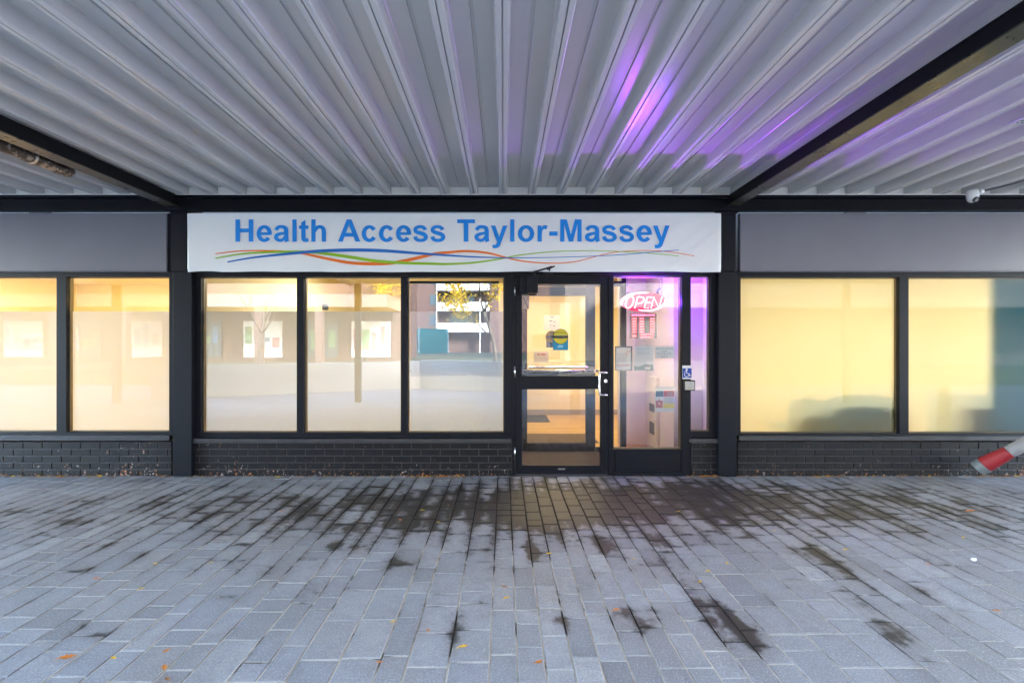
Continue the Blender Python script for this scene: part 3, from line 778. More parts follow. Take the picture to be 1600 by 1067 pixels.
# backing plate with a thin black rim; tubes' red spill set as its emission
acr = bpy.data.materials.new('glowing_acrylic'); acr.use_nodes = True; t = acr.node_tree; t.nodes.clear()
o_ = t.nodes.new('ShaderNodeOutputMaterial'); mx = t.nodes.new('ShaderNodeMixShader'); mx.inputs[0].default_value = .78
df = N(t,'ShaderNodeBsdfDiffuse'); df.inputs[0].default_value = (.08,.01,.02,1); tr = N(t,'ShaderNodeBsdfTransparent')
em = N(t,'ShaderNodeEmission'); em.inputs[0].default_value = (1,.03,.16,1); em.inputs[1].default_value = .040
ad = t.nodes.new('ShaderNodeAddShader'); t.links.new(df.outputs[0], ad.inputs[0]); t.links.new(em.outputs[0], ad.inputs[1])
t.links.new(tr.outputs[0], mx.inputs[1]); t.links.new(ad.outputs[0], mx.inputs[2]); t.links.new(mx.outputs[0], o_.inputs[0])
def sign_glow_lamp(px, py, sx, sy, rot, col, watts, dz=0):  # added lamps, turned edge-on to view, stand in for the tubes' light
    l = bpy.data.lights.new('sign_glow_lamp', 'AREA'); l.shape = 'RECTANGLE'; l.size = sx; l.size_y = sy; l.energy = watts; l.color = col
    lo = bpy.data.objects.new('sign_glow_lamp', l); COL.objects.link(lo); lo.parent = op
    lo.location = Vector(sp(px, py)) - Vector(op['_o']); lo.rotation_euler = rot
sign_glow_lamp(1006, 455, .46, .014, (R(180), 0, 0), (.20,.05,1), 1.5)      # added lamp throwing the sign's violet light up
sign_glow_lamp(998, 455.5, .20, .014, (R(180), 0, 0), (1,.05,.45), .24)
sign_glow_lamp(1045, 471, .014, .16, (0, R(-90), 0), (.16,.04,1), .34)       # added lamp throwing the sign's violet light sideways
sign_glow_lamp(1006, 489, .40, .014, (0, 0, 0), (.7,.06,.6), .10)
ring = [(485+ (395)*math.cos(a), 340+(165)*math.sin(a)) for a in [2*math.pi*k/40 for k in range(40)]]
pl = MB(); pl.add([zo(x,y,YS+.016) for x,y in ring]+[zo(x,y,YS+.020) for x,y in ring], [list(range(40)), list(range(79,39,-1))]+[(k,40+k,40+(k+1)%40,(k+1)%40) for k in range(40)])
pl.build('backing', acr, op)
MB().tube([zo(790,240),zo(795,-80)], .0022, 6).build('cable', RUBBER, op)
MB().tube([zo(222,200),zo(218,-80)], .0022, 6).build('cable', RUBBER, op)
MB().tube([zo(760,90),zo(745,-10),zo(800,-80)], .002, 6).build('cable', RUBBER, op)
a_ = MB(); a_.box(-.014,.014,-.01,.01,-.036,.036,c=.003)
q = Matrix.Rotation(R(28), 3, 'Y'); cc_ = Vector(zo(735,150)); a_.v = [tuple(q @ Vector(v_) + cc_) for v_ in a_.v]; a_.build('power_adapter', RUBBER, op)

hb = thing('hours_board', 'small red lit hours board hanging under the OPEN sign', 'hours board', sp(1006,529))
acr2 = glass('smoky_acrylic', .12, (.62,.68,.75))
MB().box(WX(984,YS), WX(1026,YS), YS, YS+.004, WZ(529,YS), WZ(490,YS)).build('plate', acr2, hb)
rl = emit('red_digits', (1,.05,.06), .2)
d_ = MB(); rg = random.Random(2)
def dashes(px0, px1, py, h, n_):
    w_ = (px1-px0)/n_
    for i in range(n_):
        d_.wbox(px0+i*w_+w_*.12, px0+(i+1)*w_-w_*.12, py-h/2, py+h/2, YS-.003, YS-.001, yr=YS)
dashes(987,1023,492.5,2.2,12)
for r_ in range(6):
    y = 498 + r_*4.1
    pass
d_.build('lit_digits', rl, hb)
for xa, xb in ((988,994.5),(999.5,1006),(1016,1022.5)):
    d_ = MB()
    for r_ in range(6): dashes(xa, xb, 498 + r_*4.1, 2.5, 3)
    d_.build('lit_digits', rl, hb)
d_ = MB(); dashes(988,994.5,525,2.4,3); d_.build('lit_digits', rl, hb)
d_ = MB(); dashes(1001,1021,522.5,2.4,6); dashes(1001,1021,526.5,2.2,6); d_.build('lit_digits', rl, hb)
d_ = MB()

def card(px0, px1, py0, py1, y, col, name, th=.002, parent=None, nm2=None, rough=.5):
    m_ = paint('card_%s' % (nm2 or name), col, rough, var=.03)
    return MB().wbox(px0, px1, py0, py1, y, y+th, yr=y).build(name, m_, parent)
def smalltext(parent, body, px, py, h_px, y, col, width_px=None, name='lettering', bold=.0):
    cu = bpy.data.curves.new('tmp', 'FONT'); cu.body = body; cu.align_x = 'CENTER'; cu.offset = bold
    to = bpy.data.objects.new('tmp', cu); COL.objects.link(to)
    bpy.context.view_layer.update()
    me = bpy.data.meshes.new_from_object(to.evaluated_get(bpy.context.evaluated_depsgraph_get())); 
    bpy.data.objects.remove(to)
    xs = [v_.co.x for v_ in me.vertices]; ys_ = [v_.co.y for v_ in me.vertices]
    kx = ((width_px or 10)*(CD+y)/F)/(max(xs)-min(xs)); kz = (h_px*(CD+y)/F)/(max(ys_)-min(ys_))
    if width_px is None: kx = kz
    org = Vector(parent['_o']); mx_ = (max(xs)+min(xs))/2
    for v_ in me.vertices:
        v_.co = Vector((WX(px,y) + (v_.co.x-mx_)*kx, y, WZ(py,y) + (v_.co.y-min(ys_))*kz)) - org
    me.materials.clear(); me.materials.append(paint('ink_%d_%d_%d' % tuple(int(c*99) for c in col), col, .6, var=.02))
    o = bpy.data.objects.new(name, me); COL.objects.link(o); o.parent = parent; o['_o'] = tuple(org); return o

YG = .052   # just behind the sidelight glass
n1 = thing('notice', 'grey framed paper notice with a red line inside the sidelight glass', 'notice', sp(974,579,YG))
card(961, 988, 541, 579, YG, (.03,.05,.09), 'frame', .004, n1, 'notice_frame')
card(962.8, 985.5, 543, 577.6, YG-.001, (.85,.83,.82), 'sheet', .0009, n1, 'notice_sheet')
card(964, 984.5, 569.8, 571.4, YG-.0016, (.5,.08,.04), 'stripe', .0005, n1, 'red_line')
dd = MB()
for k in range(9): dd.wbox(964.5, 964.5+random.uniform(12,19), 552+k*1.7, 552.5+k*1.7, YG-.0016, YG-.0011, yr=YG)
dd.build('print', paint('grey_print', (.28,.27,.3), .6), n1)
dd = MB()
for x, y in ((977,552),(979.5,549),(981,551.5),(983,548.5),(978,555)): dd.wbox(x, x+1.8, y-1, y+.6, YG-.0017, YG-.0011, yr=YG)
dd.build('emblem', paint('red_print', (.6,.08,.05), .6), n1)
n2 = thing('poster', 'white poster with a teal wave along its bottom edge on the sidelight', 'poster', sp(1005,579,YG))
card(990.5, 1021, 540, 579, YG, (.86,.86,.90), 'sheet', .001, n2, 'wave_sheet')
wv = [(990.5,571),(996,572.5),(1002,571),(1008,568.5),(1014,569.5),(1021,569),(1021,578.6),(990.5,578.6)]
MB().add([sp(x,y,YG-.001) for x,y in wv], [list(range(8))[::-1]]).build('wave', paint('teal_print', (.02,.13,.19), .6), n2)
card(1008, 1016, 573.5, 576.5, YG-.0016, (.55,.6,.62), 'emblem', .0004, n2, 'wave_emblem')
dd = MB()
for y in (545.5, 550, 553): dd.wbox(994, 1016, y, y+.5, YG-.0016, YG-.0011, yr=YG)
dd.build('print', paint('grey_print', (.28,.27,.3), .6), n2)
n3 = thing('notice', 'white sheet reading RESTROOMS FOR PATIENTS ONLY taped high on the sidelight', 'notice', sp(1038,560,YG))
card(1023.5, 1053, 541, 559.5, YG, (.86,.86,.90), 'sheet', .001, n3, 'restroom_sheet')
for k, (s_, w_) in enumerate((('RESTROOMS',27),('FOR',9),('PATIENTS',22),('ONLY',11))):
    smalltext(n3, s_, 1038, 545.8+k*4.1, 2.6, YG-.0012, (.22,.22,.28), w_)
n4 = thing('poster', 'white poster with red, teal and yellow blocks low on the sidelight', 'poster', sp(1039,643,YG))
card(1024, 1054.2, 604, 643.5, YG, (.88,.88,.88), 'sheet', .001, n4, 'block_sheet')
for i, (a, b_, c, d2, col) in enumerate(((1024.6,1036.8,610,619.6,(.04,.11,.17)),(1037,1053.4,610,619.6,(.55,.05,.05)),(1024.6,1035.6,626,637,(.55,.07,.07)),(1036.2,1053.4,630,637.4,(.80,.62,.02)))):
    card(a, b_, c, d2, YG-.001, col, 'colour_block', .0005, n4, 'block%d' % i)
dd = MB()
for y in (607,621.5,623.5,625.5,627.5): dd.wbox(1037 if y > 610 else 1028, 1052, y, y+.6, YG-.0016, YG-.0011, yr=YG)
for y in (612.5,615,617): dd.wbox(1042, 1051, y, y+.8, YG-.0019, YG-.0015, yr=YG)
dd.build('print', paint('grey_print', (.28,.27,.3), .6), n4)
MB().add([sp(1026,633,YG-.0018),sp(1030,622,YG-.0018),sp(1035,634,YG-.0018)], [(0,1,2)]).add([sp(1028,631,YG-.0022),sp(1030,627.5,YG-.0022),sp(1032.5,632,YG-.0022)], [(0,1,2)], 1).build('emblem', [paint('red_print', (.6,.08,.05), .6), paint('pale_print', (.7,.6,.6), .6)], n4)

# accessibility sticker and push plate on the black post
yp = -.0125
s1 = thing('accessibility_sign', 'blue wheelchair symbol sign on the black post beside the sidelight', 'sign', sp(1073.5,591,yp))
card(1066.3, 1081, 571, 592, yp, (.70,.70,.70), 'plate', .002, s1, 'access_plate')
card(1066.8, 1080.5, 575.3, 590.2, yp-.001, (.01,.045,.36), 'blue_field', .0008, s1, 'access_blue')
ic = MB(); y_ = yp-.0022
def ist(pts, w_):
    pts = [(WX(x,yp), WZ(y,yp)) for x,y in pts]; w_ = w_/150; n_ = len(pts); L_, R_ = [], []
    for k_, p in enumerate(pts):
        a_, b2_ = pts[max(0,k_-1)], pts[min(n_-1,k_+1)]; tx_, tz_ = b2_[0]-a_[0], b2_[1]-a_[1]; l_ = math.hypot(tx_,tz_) or 1
        L_.append((p[0]-tz_/l_*w_/2, y_, p[1]+tx_/l_*w_/2)); R_.append((p[0]+tz_/l_*w_/2, y_, p[1]-tx_/l_*w_/2))
    ic.add(L_+R_, [(k_,k_+1,n_+k_+1,n_+k_) for k_ in range(n_-1)])
ist([(1072.8+.95*math.cos(a),577.4+.95*math.sin(a)) for a in [2*math.pi*k/12 for k in range(13)]], 1.5)
y_ -= .0002; ist([(1072.9,579),(1072.9,583.2),(1076.4,583.6),(1078.6,587.3)], 1.15)
y_ -= .0002; ist([(1069.4,581.5),(1071,580),(1073,580.2)], .9)
y_ -= .0002; ist([(1072.6+3.3*math.cos(a),585.2+3.3*math.sin(a)) for a in [R(-10+k*12) for k in range(21)]], .9)
y_ -= .0002; ist([(1076.3,587.6),(1079.2,586.6)], .8)
ic.build('wheelchair_symbol', WHITEP, s1)
s2 = thing('push_plate', 'square steel door opener push plate under the wheelchair sign', 'push plate', sp(1075,609,yp))
MB().wbox(1067, 1085, 593.8, 610, -.045, -.0105, c=.006, yr=-.02).build('box', RUBBER, s2)
MB().wbox(1068.8, 1083.4, 595.6, 608.6, -.049, -.0455, c=.002, yr=-.02).build('plate', paint('plate_steel', (.42,.40,.37), .45, metal=.3, var=.1), s2)
ic = MB(); y_ = -.0502
for p in ([(1076,598),(1076,601)], [(1073,603),(1074.5,605.5),(1078,605.5)], [(1079,602.5),(1080,604)]):
    ist(p, .5)
ic.build('engraving', paint('engraved_dark', (.1,.1,.1), .6), s2)

# decals on the door glass
YD = .016
dc = thing('door_decal', 'large round yellow CAUTION decal over a blue square on the door glass', 'decal', sp(875,547,YD))
def disc(par, px, py, r, col, y, nm, mname):
    pts = [sp(px+r*math.cos(a), py+r*math.sin(a), y) for a in [2*math.pi*k/36 for k in range(36)]]
    return MB().add(pts, [list(range(36))]).build(nm, paint(mname, col, .5, var=.03), par)
card(864, 887.8, 529, 547, YD, (.01,.22,.40), 'blue_field', .0006, dc, 'decal_blue')
disc(dc, 876, 526, 12, (.02,.02,.02), YD-.0004, 'rim', 'decal_black')
disc(dc, 876, 526, 11.3, (.62,.50,.02), YD-.0008, 'yellow_disc', 'decal_yellow')
card(864.6, 887.4, 524, 528.6, YD-.0016, (.03,.03,.02), 'band', .0004, dc, 'decal_black2')
smalltext(dc, 'CAUTION', 876, 524.9, 2.9, YD-.0019, (.62,.55,.2), 20, bold=.01)
smalltext(dc, 'AUTOMATIC', 876, 520.6, 1.8, YD-.0012, (.05,.05,.02), 15)
smalltext(dc, 'DOOR', 876, 530.2, 1.8, YD-.0012, (.45,.05,.02), 8)
MB().add([sp(870,543,YD-.0006),sp(873,539,YD-.0006),sp(881,540,YD-.0006),sp(879,543,YD-.0006)], [(0,1,2,3)]).build('emblem', paint('pale_blue_print', (.25,.5,.6), .5), dc)
dc2 = thing('door_decal', 'smaller amber decal half hidden behind the big yellow one', 'decal', sp(861,543,.025))
Y2 = .024
card(853.5, 866, 531, 543, Y2, (.05,.16,.28), 'blue_field', .0006, dc2, 'decal_navy')
disc(dc2, 862, 526.5, 9.6, (.02,.02,.02), Y2-.0004, 'rim', 'decal_black')
disc(dc2, 862, 526.5, 9.0, (.50,.27,.02), Y2-.0008, 'amber_disc', 'decal_amber')
card(853.8, 864, 524.5, 528.6, Y2-.0014, (.04,.03,.03), 'band', .0004, dc2, 'decal_black2')
pn = thing('picture_card', 'small printed picture card in the top corner of the door glass', 'card', sp(821,483,.024))
card(815.8, 827, 459, 483, .024, (.30,.26,.22), 'sheet', .001, pn, 'picture_card')
ic = MB(); y_ = .0232
def ist2(pts, w_, y): 
    global yp
    ist(pts, w_)
_yp = yp; yp = .0232
ist([(818,465),(820,471),(823,476),(824.5,482)], 1.4); ist([(817,476),(820,474),(825,466)], .8)
ic.build('print', paint('dark_print', (.05,.05,.07), .6), pn); yp = _yp
pk = thing('paper_sign', 'pinkish paper sign on the inner door glass', 'paper sign', sp(861,516,yi+.022))
def in_px(px, py, y): return sp(px, py, y)
card(849.5, 874.5, 492.5, 516, yi+.018, (.74,.64,.46), 'sheet', .001, pk, 'pink_sheet')
dd = MB()
for a, b_, y in ((860,865,495),(858,863,501),(865,868,502),(859,861,508),(864,867,508.5)): dd.wbox(a, b_, y, y+1, yi+.0168, yi+.0175, yr=yi+.017)
dd.build('print', paint('dark_print', (.05,.05,.07), .6), pk)
gr = thing('paper_sign', 'cream card with a line of red lettering low on the inner door glass', 'paper sign', sp(846,566,yi+.022))
card(834, 857, 549, 566, yi+.018, (.68,.58,.38), 'sheet', .001, gr, 'cream_sheet')
dd = MB()
for a, b_ in ((840,842.5),(843.5,844.5),(846,848.5),(849,850.5),(851,852.5)): dd.wbox(a, b_, 552.5, 555, yi+.0168, yi+.0175, yr=yi+.017)
dd.build('print', paint('red_print', (.6,.08,.05), .6), gr)

# ================================================================ THINGS INSIDE
fm = thing('floor_mat', 'dark grey mat lying on the oak floor in front of the reception wall', 'mat', (.2, 3.8, 0))
MB().box(.10, .80, 3.42, 4.2, .0, .010, c=.004).build('pile', paint('mat_pile', (.06,.06,.065), .9, var=.4, vs=40, bump=.6, bs=150), fm)
MB().box(.085, .815, 3.405, 4.215, .0, .004).build('rubber_edge', RUBBER, fm)
fm = thing('floor_mat', 'brown ribbed mat just inside the inner door', 'mat', (.7, 2, 0))
mr = MB(); mr.box(.12, 1.3, 1.66, 2.3, 0, .006)
for k in range(30): mr.box(.14+k*.0385, .158+k*.0385, 1.68, 2.28, .006, .011)
mr.build('ribs', paint('brown_mat', (.16,.11,.07), .9, var=.3, vs=20), fm)
MB().box(.10, 1.32, 1.64, 2.32, 0, .003).build('rubber_edge', RUBBER, fm)
ht = thing('wall_heater', 'cream wall cabinet with two dark vents in the vestibule', 'heater', (1.9, 1.1, 0))
MB().box(1.895, 1.934, .95, 1.30, .06, .95, c=.006).build('cabinet', paint('heater_cream', (.76,.70,.56), .45), ht)
for z in (.30, .56):
    g_ = MB(); g_.box(1.888, 1.8945, 1.04, 1.22, z-.075 if z < .4 else z-.05, z+.075 if z < .4 else z+.05)
    for k in range(6): g_.box(1.884, 1.8875, 1.045, 1.215, z-.045+k*.018, z-.039+k*.018)
    g_.build('vent', paint('vent_dark', (.08,.06,.045), .6), ht)
MB().tube([(1.8945,1.0,.42),(1.880,1.0,.42)], .012, 12).build('knob', WHITEP, ht)
# dark notice board standing behind the third window
bo = thing('display_board', 'big dark display board standing close behind the third clinic window', 'display board', (WX(708,.2), .2, 0))
Yb = .075
MB().wbox(640, 779, 440, 580, Yb+.02, Yb+.04, c=.002, yr=Yb).build('panel', paint('board_black', (.012,.015,.02), .7), bo)
MB().wbox(639, 780, 439, 440.5, Yb+.015, Yb+.045, yr=Yb).wbox(639, 780, 579.5, 581, Yb+.015, Yb+.045, yr=Yb).build('trim', RUBBER, bo)
MB().tube([(WX(660,.2),.18,0),(WX(660,.2),.18,WZ(500))], .012, 8).tube([(WX(760,.2),.18,0),(WX(760,.2),.18,WZ(500))], .012, 8).build('stand', RUBBER, bo)
# chairs against the frosted glass
SEAT = paint('chair_teal', (.10,.26,.23), .7); LEGM = paint('chair_leg', (.1,.1,.1), .4, metal=.6)
def chair(x, y, w_, ztop, label, mat_=SEAT):
    c = thing('waiting_chair', label, 'chair', (x, y, 0), 'chairs behind the frosted glass')
    bk = MB(); n_ = 14; pts = []
    zb0 = .46
    for k in range(n_+1):
        a = math.pi*k/n_; pts.append((x - w_/2*math.cos(a)*(1 if abs(math.cos(a)) < .98 else 1), zb0 + (ztop-zb0)*(.55 + .45*math.sin(a)**.6)))
    pts = [(x-w_/2*.95, zb0)] + pts + [(x+w_/2*.95, zb0)]; m_ = len(pts)
    bk.add([(a, y, z) for a, z in pts] + [(a, y+.05, z) for a, z in pts], [list(range(m_)), list(range(2*m_-1, m_-1, -1))] + [(k, m_+k, m_+(k+1)%m_, (k+1)%m_) for k in range(m_)])
    bk.build('backrest', mat_, c)
    MB().box(x-w_/2, x+w_/2, y+.055, y+.5, .41, .46, c=.02).build('seat', mat_, c)
    for sx in (-1, 1):
        for yy in (.03, .47):
            MB().tube([(x+sx*(w_/2-.03), y+yy, 0), (x+sx*(w_/2-.04), y+yy, .41)], .013, 8).build('leg', LEGM, c)
chair(WX(1338,.24), .19, .80, WZ(616,.19), 'wide rounded chair back blurred behind the frosted glass')
chair(WX(1255,.3), .24, .40, WZ(622,.24), 'narrow chair back blurred beside the wide one')
# grey cabinet and teal curtain
cb = thing('filing_cabinet', 'low grey cabinet blurred behind the wide frosted pane', 'cabinet', (WX(1512,.15), .3, 0))
MB().box(WX(1484,.2), WX(1540,.2), .20, .6, .03, WZ(618,.13), c=.008).build('body', paint('cabinet_grey', (.09,.16,.16), .5), cb)
for z in (.25, .52): MB().box(WX(1487,.2), WX(1537,.2), .192, .1995, z-.11, z+.11, c=.002).build('drawer', paint('cabinet_grey', (.09,.16,.16), .5), cb)
ct = thing('curtain', 'teal curtain hanging behind the far end of the frosted glazing', 'curtain', (WX(1600,.1), .12, 0))
cu = MB(); n_ = 160; X0, X1 = WX(1544,.1), WX(1800,.1)
for k in range(n_+1):
    x = X0 + (X1-X0)*k/n_; y = .120 + .012*math.sin(k*.9) + .004*math.sin(k*2.3); cu.v += [(x, y, .35), (x, y, 2.09)]
for k in range(n_): cu.f.append((2*k, 2*k+2, 2*k+3, 2*k+1)); cu.m.append(0)
cu.build('cloth', filmmat('teal_cloth', (.02,.13,.30), (.05,.28,.42), .45), ct, smooth=True)
MB().box(X0-.004, X0+.045, .098, .108, .35, 2.09).build('hem', filmmat('pale_hem', (.3,.6,.6), (.35,.65,.68), .6), ct)
MB().tube([(X0-.02,.118,2.10),(X1,.118,2.10)], .012, 8).build('rod', STEEL, ct)
# small vent plate seen through the clear strip of the second window
vp = thing('wall_thermostat', 'small grey square box on the wall seen through the second window', 'wall box', sp(507,480,.5))

# ================================================================ SMALL THINGS OUTSIDE
vp_m = MB(); vp_m.wbox(503, 512, 475, 484.5, .10, .13, c=.004, yr=.1); vp_m.build('box', paint('box_grey', (.22,.24,.2), .5), vp)
cm = thing('security_camera', 'white turret security camera with black lens under the canopy edge', 'camera', (WX(1519,-.25), -.25, WZ(296,-.25)))
yc = -.25
s_ = MB(); cx, cz = WX(1519.5,yc), WZ(308,yc)
prof = [(a*.72,b*.75) for a,b in ((.050,.092),(.060,.085),(.066,.06),(.068,.02),(.067,-.005),(.060,-.035),(.045,-.058),(.025,-.069),(.004,-.072))]
pts = []
for r_, z in prof: pts.append((cx, yc, cz+z))
s_.tube(pts, [r_ for r_, z in prof], 28)
s_.build('housing', WHITEP, cm, smooth=True)
dl = Vector((.03,-.75,-.62)).normalized(); ctr = Vector((cx, yc, cz-.008))
MB().tube([ctr+dl*.030, ctr+dl*.051], [.029,.027], 24).build('bezel', RUBBER, cm)
MB().tube([ctr+dl*.0515, ctr+dl*.053], .014, 20).build('lens', paint('lens_glass', (.02,.03,.03), .15, spec=1), cm)
MB().tube([(cx+.05,yc,cz+.04),(cx+.10,yc-.02,cz+.055),(cx+.20,yc-.2,cz+.068),(cx+.21,yc-3.0,cz+.07)], .009, 8).build('conduit', paint('grey_conduit', (.16,.16,.17), .45, metal=.3), cm)
MB().tube([(cx+.045,yc-.02,cz+.045),(cx+.085,yc-.01,cz+.055)], .022, 10).build('gland', WHITEP, cm)

# wrapped pipe under the deck beside the beam
m, t, b = nodes('foil_wrap'); v = objco(t)
fo = smooth(t, noisen(t, 14, 4, v, .7), .52, .62)
t.links.new(mixc(t, fo, (.055,.038,.028), (.42,.36,.32)), b.inputs['Base Color']); t.links.new(mathn(t, 'MULTIPLY', fo, .8), b.inputs['Metallic'])
b.inputs['Roughness'].default_value = .32
bn = N(t, 'ShaderNodeBump', Strength=1, Distance=.01); t.links.new(noisen(t, 45, 4, v), bn.inputs['Height']); t.links.new(bn.outputs[0], b.inputs['Normal'])
pi_ = thing('wrapped_pipe', 'thick brown foil wrapped pipe hanging under the deck next to the beam', 'pipe', (-3.62, -1, 2.7))
px_, pz_ = -3.60, EYE+1.425
pts, rad = [], []
rg = random.Random(5)
for k in range(150):
    y = -1.04 - k*.035; pts.append((px_, y, pz_)); rad.append(.052 + .004*math.sin(k*.9) + rg.uniform(-.003,.003))
pts = [(px_,-.985,pz_),(px_,-1.0,pz_),(px_,-1.02,pz_)] + pts; rad = [.012,.036,.048] + rad
MB().tube(pts, rad, 20).build('insulation', m, pi_, smooth=True)
for y in (-1.35, -2.0, -2.9, -3.8, -4.9):
    h_ = MB(); h_.tube([(px_,y-.012,pz_),(px_,y+.012,pz_)], .0585, 20); h_.tube([(px_,y,pz_+.05),(px_,y,ZB)], .004, 6); h_.build('hanger', STEEL, pi_)
# perforated metal plate on the deck
pp = thing('perforated_plate', 'small pale perforated metal plate fixed under the canopy ribs', 'metal plate', (3.55, -1.8, ZB))
MB().box(3.46, 3.85, -1.95, -1.72, ZB-.02, ZB-.003, c=.003).build('plate', paint('perforated_metal', (.5,.52,.55), .3, metal=.6, var=.6, vs=70), pp)
d_ = MB()
for i in range(12):
    for j in range(7): d_.tube([(3.49+i*.03, -1.92+j*.03, ZB-.0200),(3.49+i*.03, -1.92+j*.03, ZB-.0212)], .006, 6)
d_.build('holes', RUBBER, pp)

# red and white pole leaning into the picture
po = thing('barrier_pole', 'red and white striped barrier pole with grey foot leaning against the brick base', 'barrier pole', (WX(1525,-.2), -.2, 0))
RED = paint('barrier_red', (.30,.012,.022), .55, var=.35, vs=9, dust=.5, bump=.3); WHT = paint('barrier_white', (.27,.27,.30), .6, var=.35, vs=9, dust=.3, bump=.3)
y0 = -.16
A = Vector((WX(1532,y0), y0, WZ(729,y0))); dr = Vector((.15, -.16, .20)).normalized()
def rad_at(s): return .080 - .022*min(s/.27, 1.0)
def seg(s0, s1, m_, nm): MB().tube([A+dr*s0, A+dr*(s0+.004), A+dr*(s1-.004), A+dr*s1], [rad_at(s0)-.003, rad_at(s0), rad_at(s1), rad_at(s1)-.003], 28).build(nm, m_, po)
MB().tube([A+dr*-.035, A+dr*-.03, A+dr*.034, A+dr*.038], [.066,.075,.079,.077], 28).build('foot', paint('foot_grey', (.16,.18,.20), .5, var=.3, vs=10), po)
seg(.04, .27, RED, 'red_band'); seg(.272, .52, WHT, 'white_band'); seg(.522, .77, RED, 'red_band'); seg(.772, 1.02, WHT, 'white_band')
bq = A + dr*.9; bo2 = thing('bollard', 'black steel bollard that the striped pole rests on', 'bollard', (bq.x+.13, bq.y-.02, 0))
MB().tube([(bq.x+.10,bq.y-.10,0),(bq.x+.10,bq.y-.10,bq.z-.02),(bq.x+.10,bq.y-.10,bq.z)], [.06,.06,.045], 24).build('post', DARK, bo2, smooth=True)
MB().tube([(bq.x+.10,bq.y-.10,0),(bq.x+.10,bq.y-.10,.02)], .09, 24).build('base_plate', DARK, bo2)

# ---------------------------------------------------------------- fallen leaves
def leaf_mesh(s, rng):
    mb = MB(); n_ = 10; L_, R_, C_ = [], [], []
    cu_ = rng.uniform(.1,.5)
    for k in range(n_+1):
        u = k/n_; w_ = s*.24*math.sin(math.pi*u**.8)*(1+.25*math.sin(k*2.4)); z = s*cu_*(u-.5)**2 + .003
        C_.append((s*(u-.5), 0, z)); L_.append((s*(u-.5), w_, z+w_*rng.uniform(.1,.5))); R_.append((s*(u-.5), -w_, z+w_*rng.uniform(.1,.5)))
    mb.add(C_+L_, [(k,k+1,n_+2+k,n_+1+k) for k in range(n_)]); mb.add(C_+R_, [(k,n_+1+k,n_+2+k,k+1) for k in range(n_)])
    mb.tube([(-s*.5,0,C_[0][2]),(-s*.72,s*.05,.002)], s*.015+.0006, 5)
    return mb
LM = [paint('leaf_yellow', (.72,.42,.03), .6, var=.3, vs=40), paint('leaf_orange', (.60,.20,.03), .6, var=.3, vs=40), paint('leaf_brown', (.30,.12,.04), .7, var=.3, vs=40)]
LV = [(107,1029,.065,1,'curled orange leaf alone on the paving at the lower corner'),(1517,799,.085,1,'large orange brown leaf on the paving in front of the barrier pole'),
      (724,1012,.045,0,'bright yellow leaf at a dark joint below the windows'),(842,1036,.04,1,'orange leaf at the joint of a stained paver near the picture edge')]
for i, (px, py, s, c, lab) in enumerate(LV):
    rg = random.Random(i+20); x, y = gp(px, py); o = leaf_mesh(s, rg).build('fallen_leaf', LM[c], None, smooth=True)
    o.location = (x, y, .003); o.rotation_euler = (0, 0, rg.uniform(0,.7)); tag(o, lab, 'leaf', 'fallen leaves on the paving')
small = [(178,1030),(259,1019),(257,1045),(261,1062),(221,921),(243,882),(613,973),(592,1036),(787,918),(792,935),(659,798),(686,817),(669,986),(626,813),(857,866),(1094,910),(1136,881),(1107,893),(963,954),(990,874),(1559,956),(1505,841),(1450,883),(1320,860),(150,905),(330,880),(440,800),(700,790),(1060,800),(1210,830)]
for i, (px, py) in enumerate(small):
    rg = random.Random(i+60); x, y = gp(px, py); o = leaf_mesh(rg.uniform(.026,.044), rg).build('fallen_leaf', LM[rg.choice([0,0,1,2])], None, smooth=True)
    o.location = (x, y, .003); o.rotation_euler = (0, 0, rg.uniform(0,6)); tag(o, 'tiny yellow or brown leaf fallen on the grey pavers', 'leaf', 'fallen leaves on the paving')
# crumbs of leaf and grit swept against the brick base
lt = MB(); rg = random.Random(12)
def crumb(x, y, s, mi):
    a = rg.uniform(0,6); z = rg.uniform(.001,.008)
    p = [(x+s*math.cos(a+q)*(1 if k%2 else .45), y+s*math.sin(a+q)*(1 if k%2 else .45), z+rg.uniform(0,s*.6)) for k, q in enumerate((0,1.57,3.14,4.71))]
    lt.add(p, [(0,1,2,3)], mi)
for c0, sp_, n_ in ((95,22,50),(10,40,50),(160,30,20),(262,6,20),(330,30,25),(475,25,25),(700,14,90),(650,25,45),(560,40,25),(1000,10,12),(1108,10,80),(1085,8,20),(1165,14,30),(1285,14,40),(1400,120,90),(1540,30,40)):
    for k in range(n_):
        x = WX(c0 + rg.gauss(0, sp_)); 
        if WX(803) < x < WX(1072) and c0 != 1000: continue
        crumb(x, -.030-abs(rg.gauss(0,.025)), rg.uniform(.007,.024), rg.choice([0,1,1,2,3]))
lt.build('leaf_litter', LM + [paint('grit', (.55,.5,.46), .9)], None, kind='stuff')
x, y = gp(1521, 876)
o = MB().box(-.016,.016,-.010,.010,0,.012,c=.004).build('paper_scrap', WHITEP); o.location = (x,y,.002); o.rotation_euler = (0,0,.5)
for v_ in o.data.vertices: v_.co += Vector((random.uniform(-.003,.003),random.uniform(-.003,.003),random.uniform(0,.004)))
tag(o, 'crumpled white paper scrap on the paving below the barrier pole', 'litter')

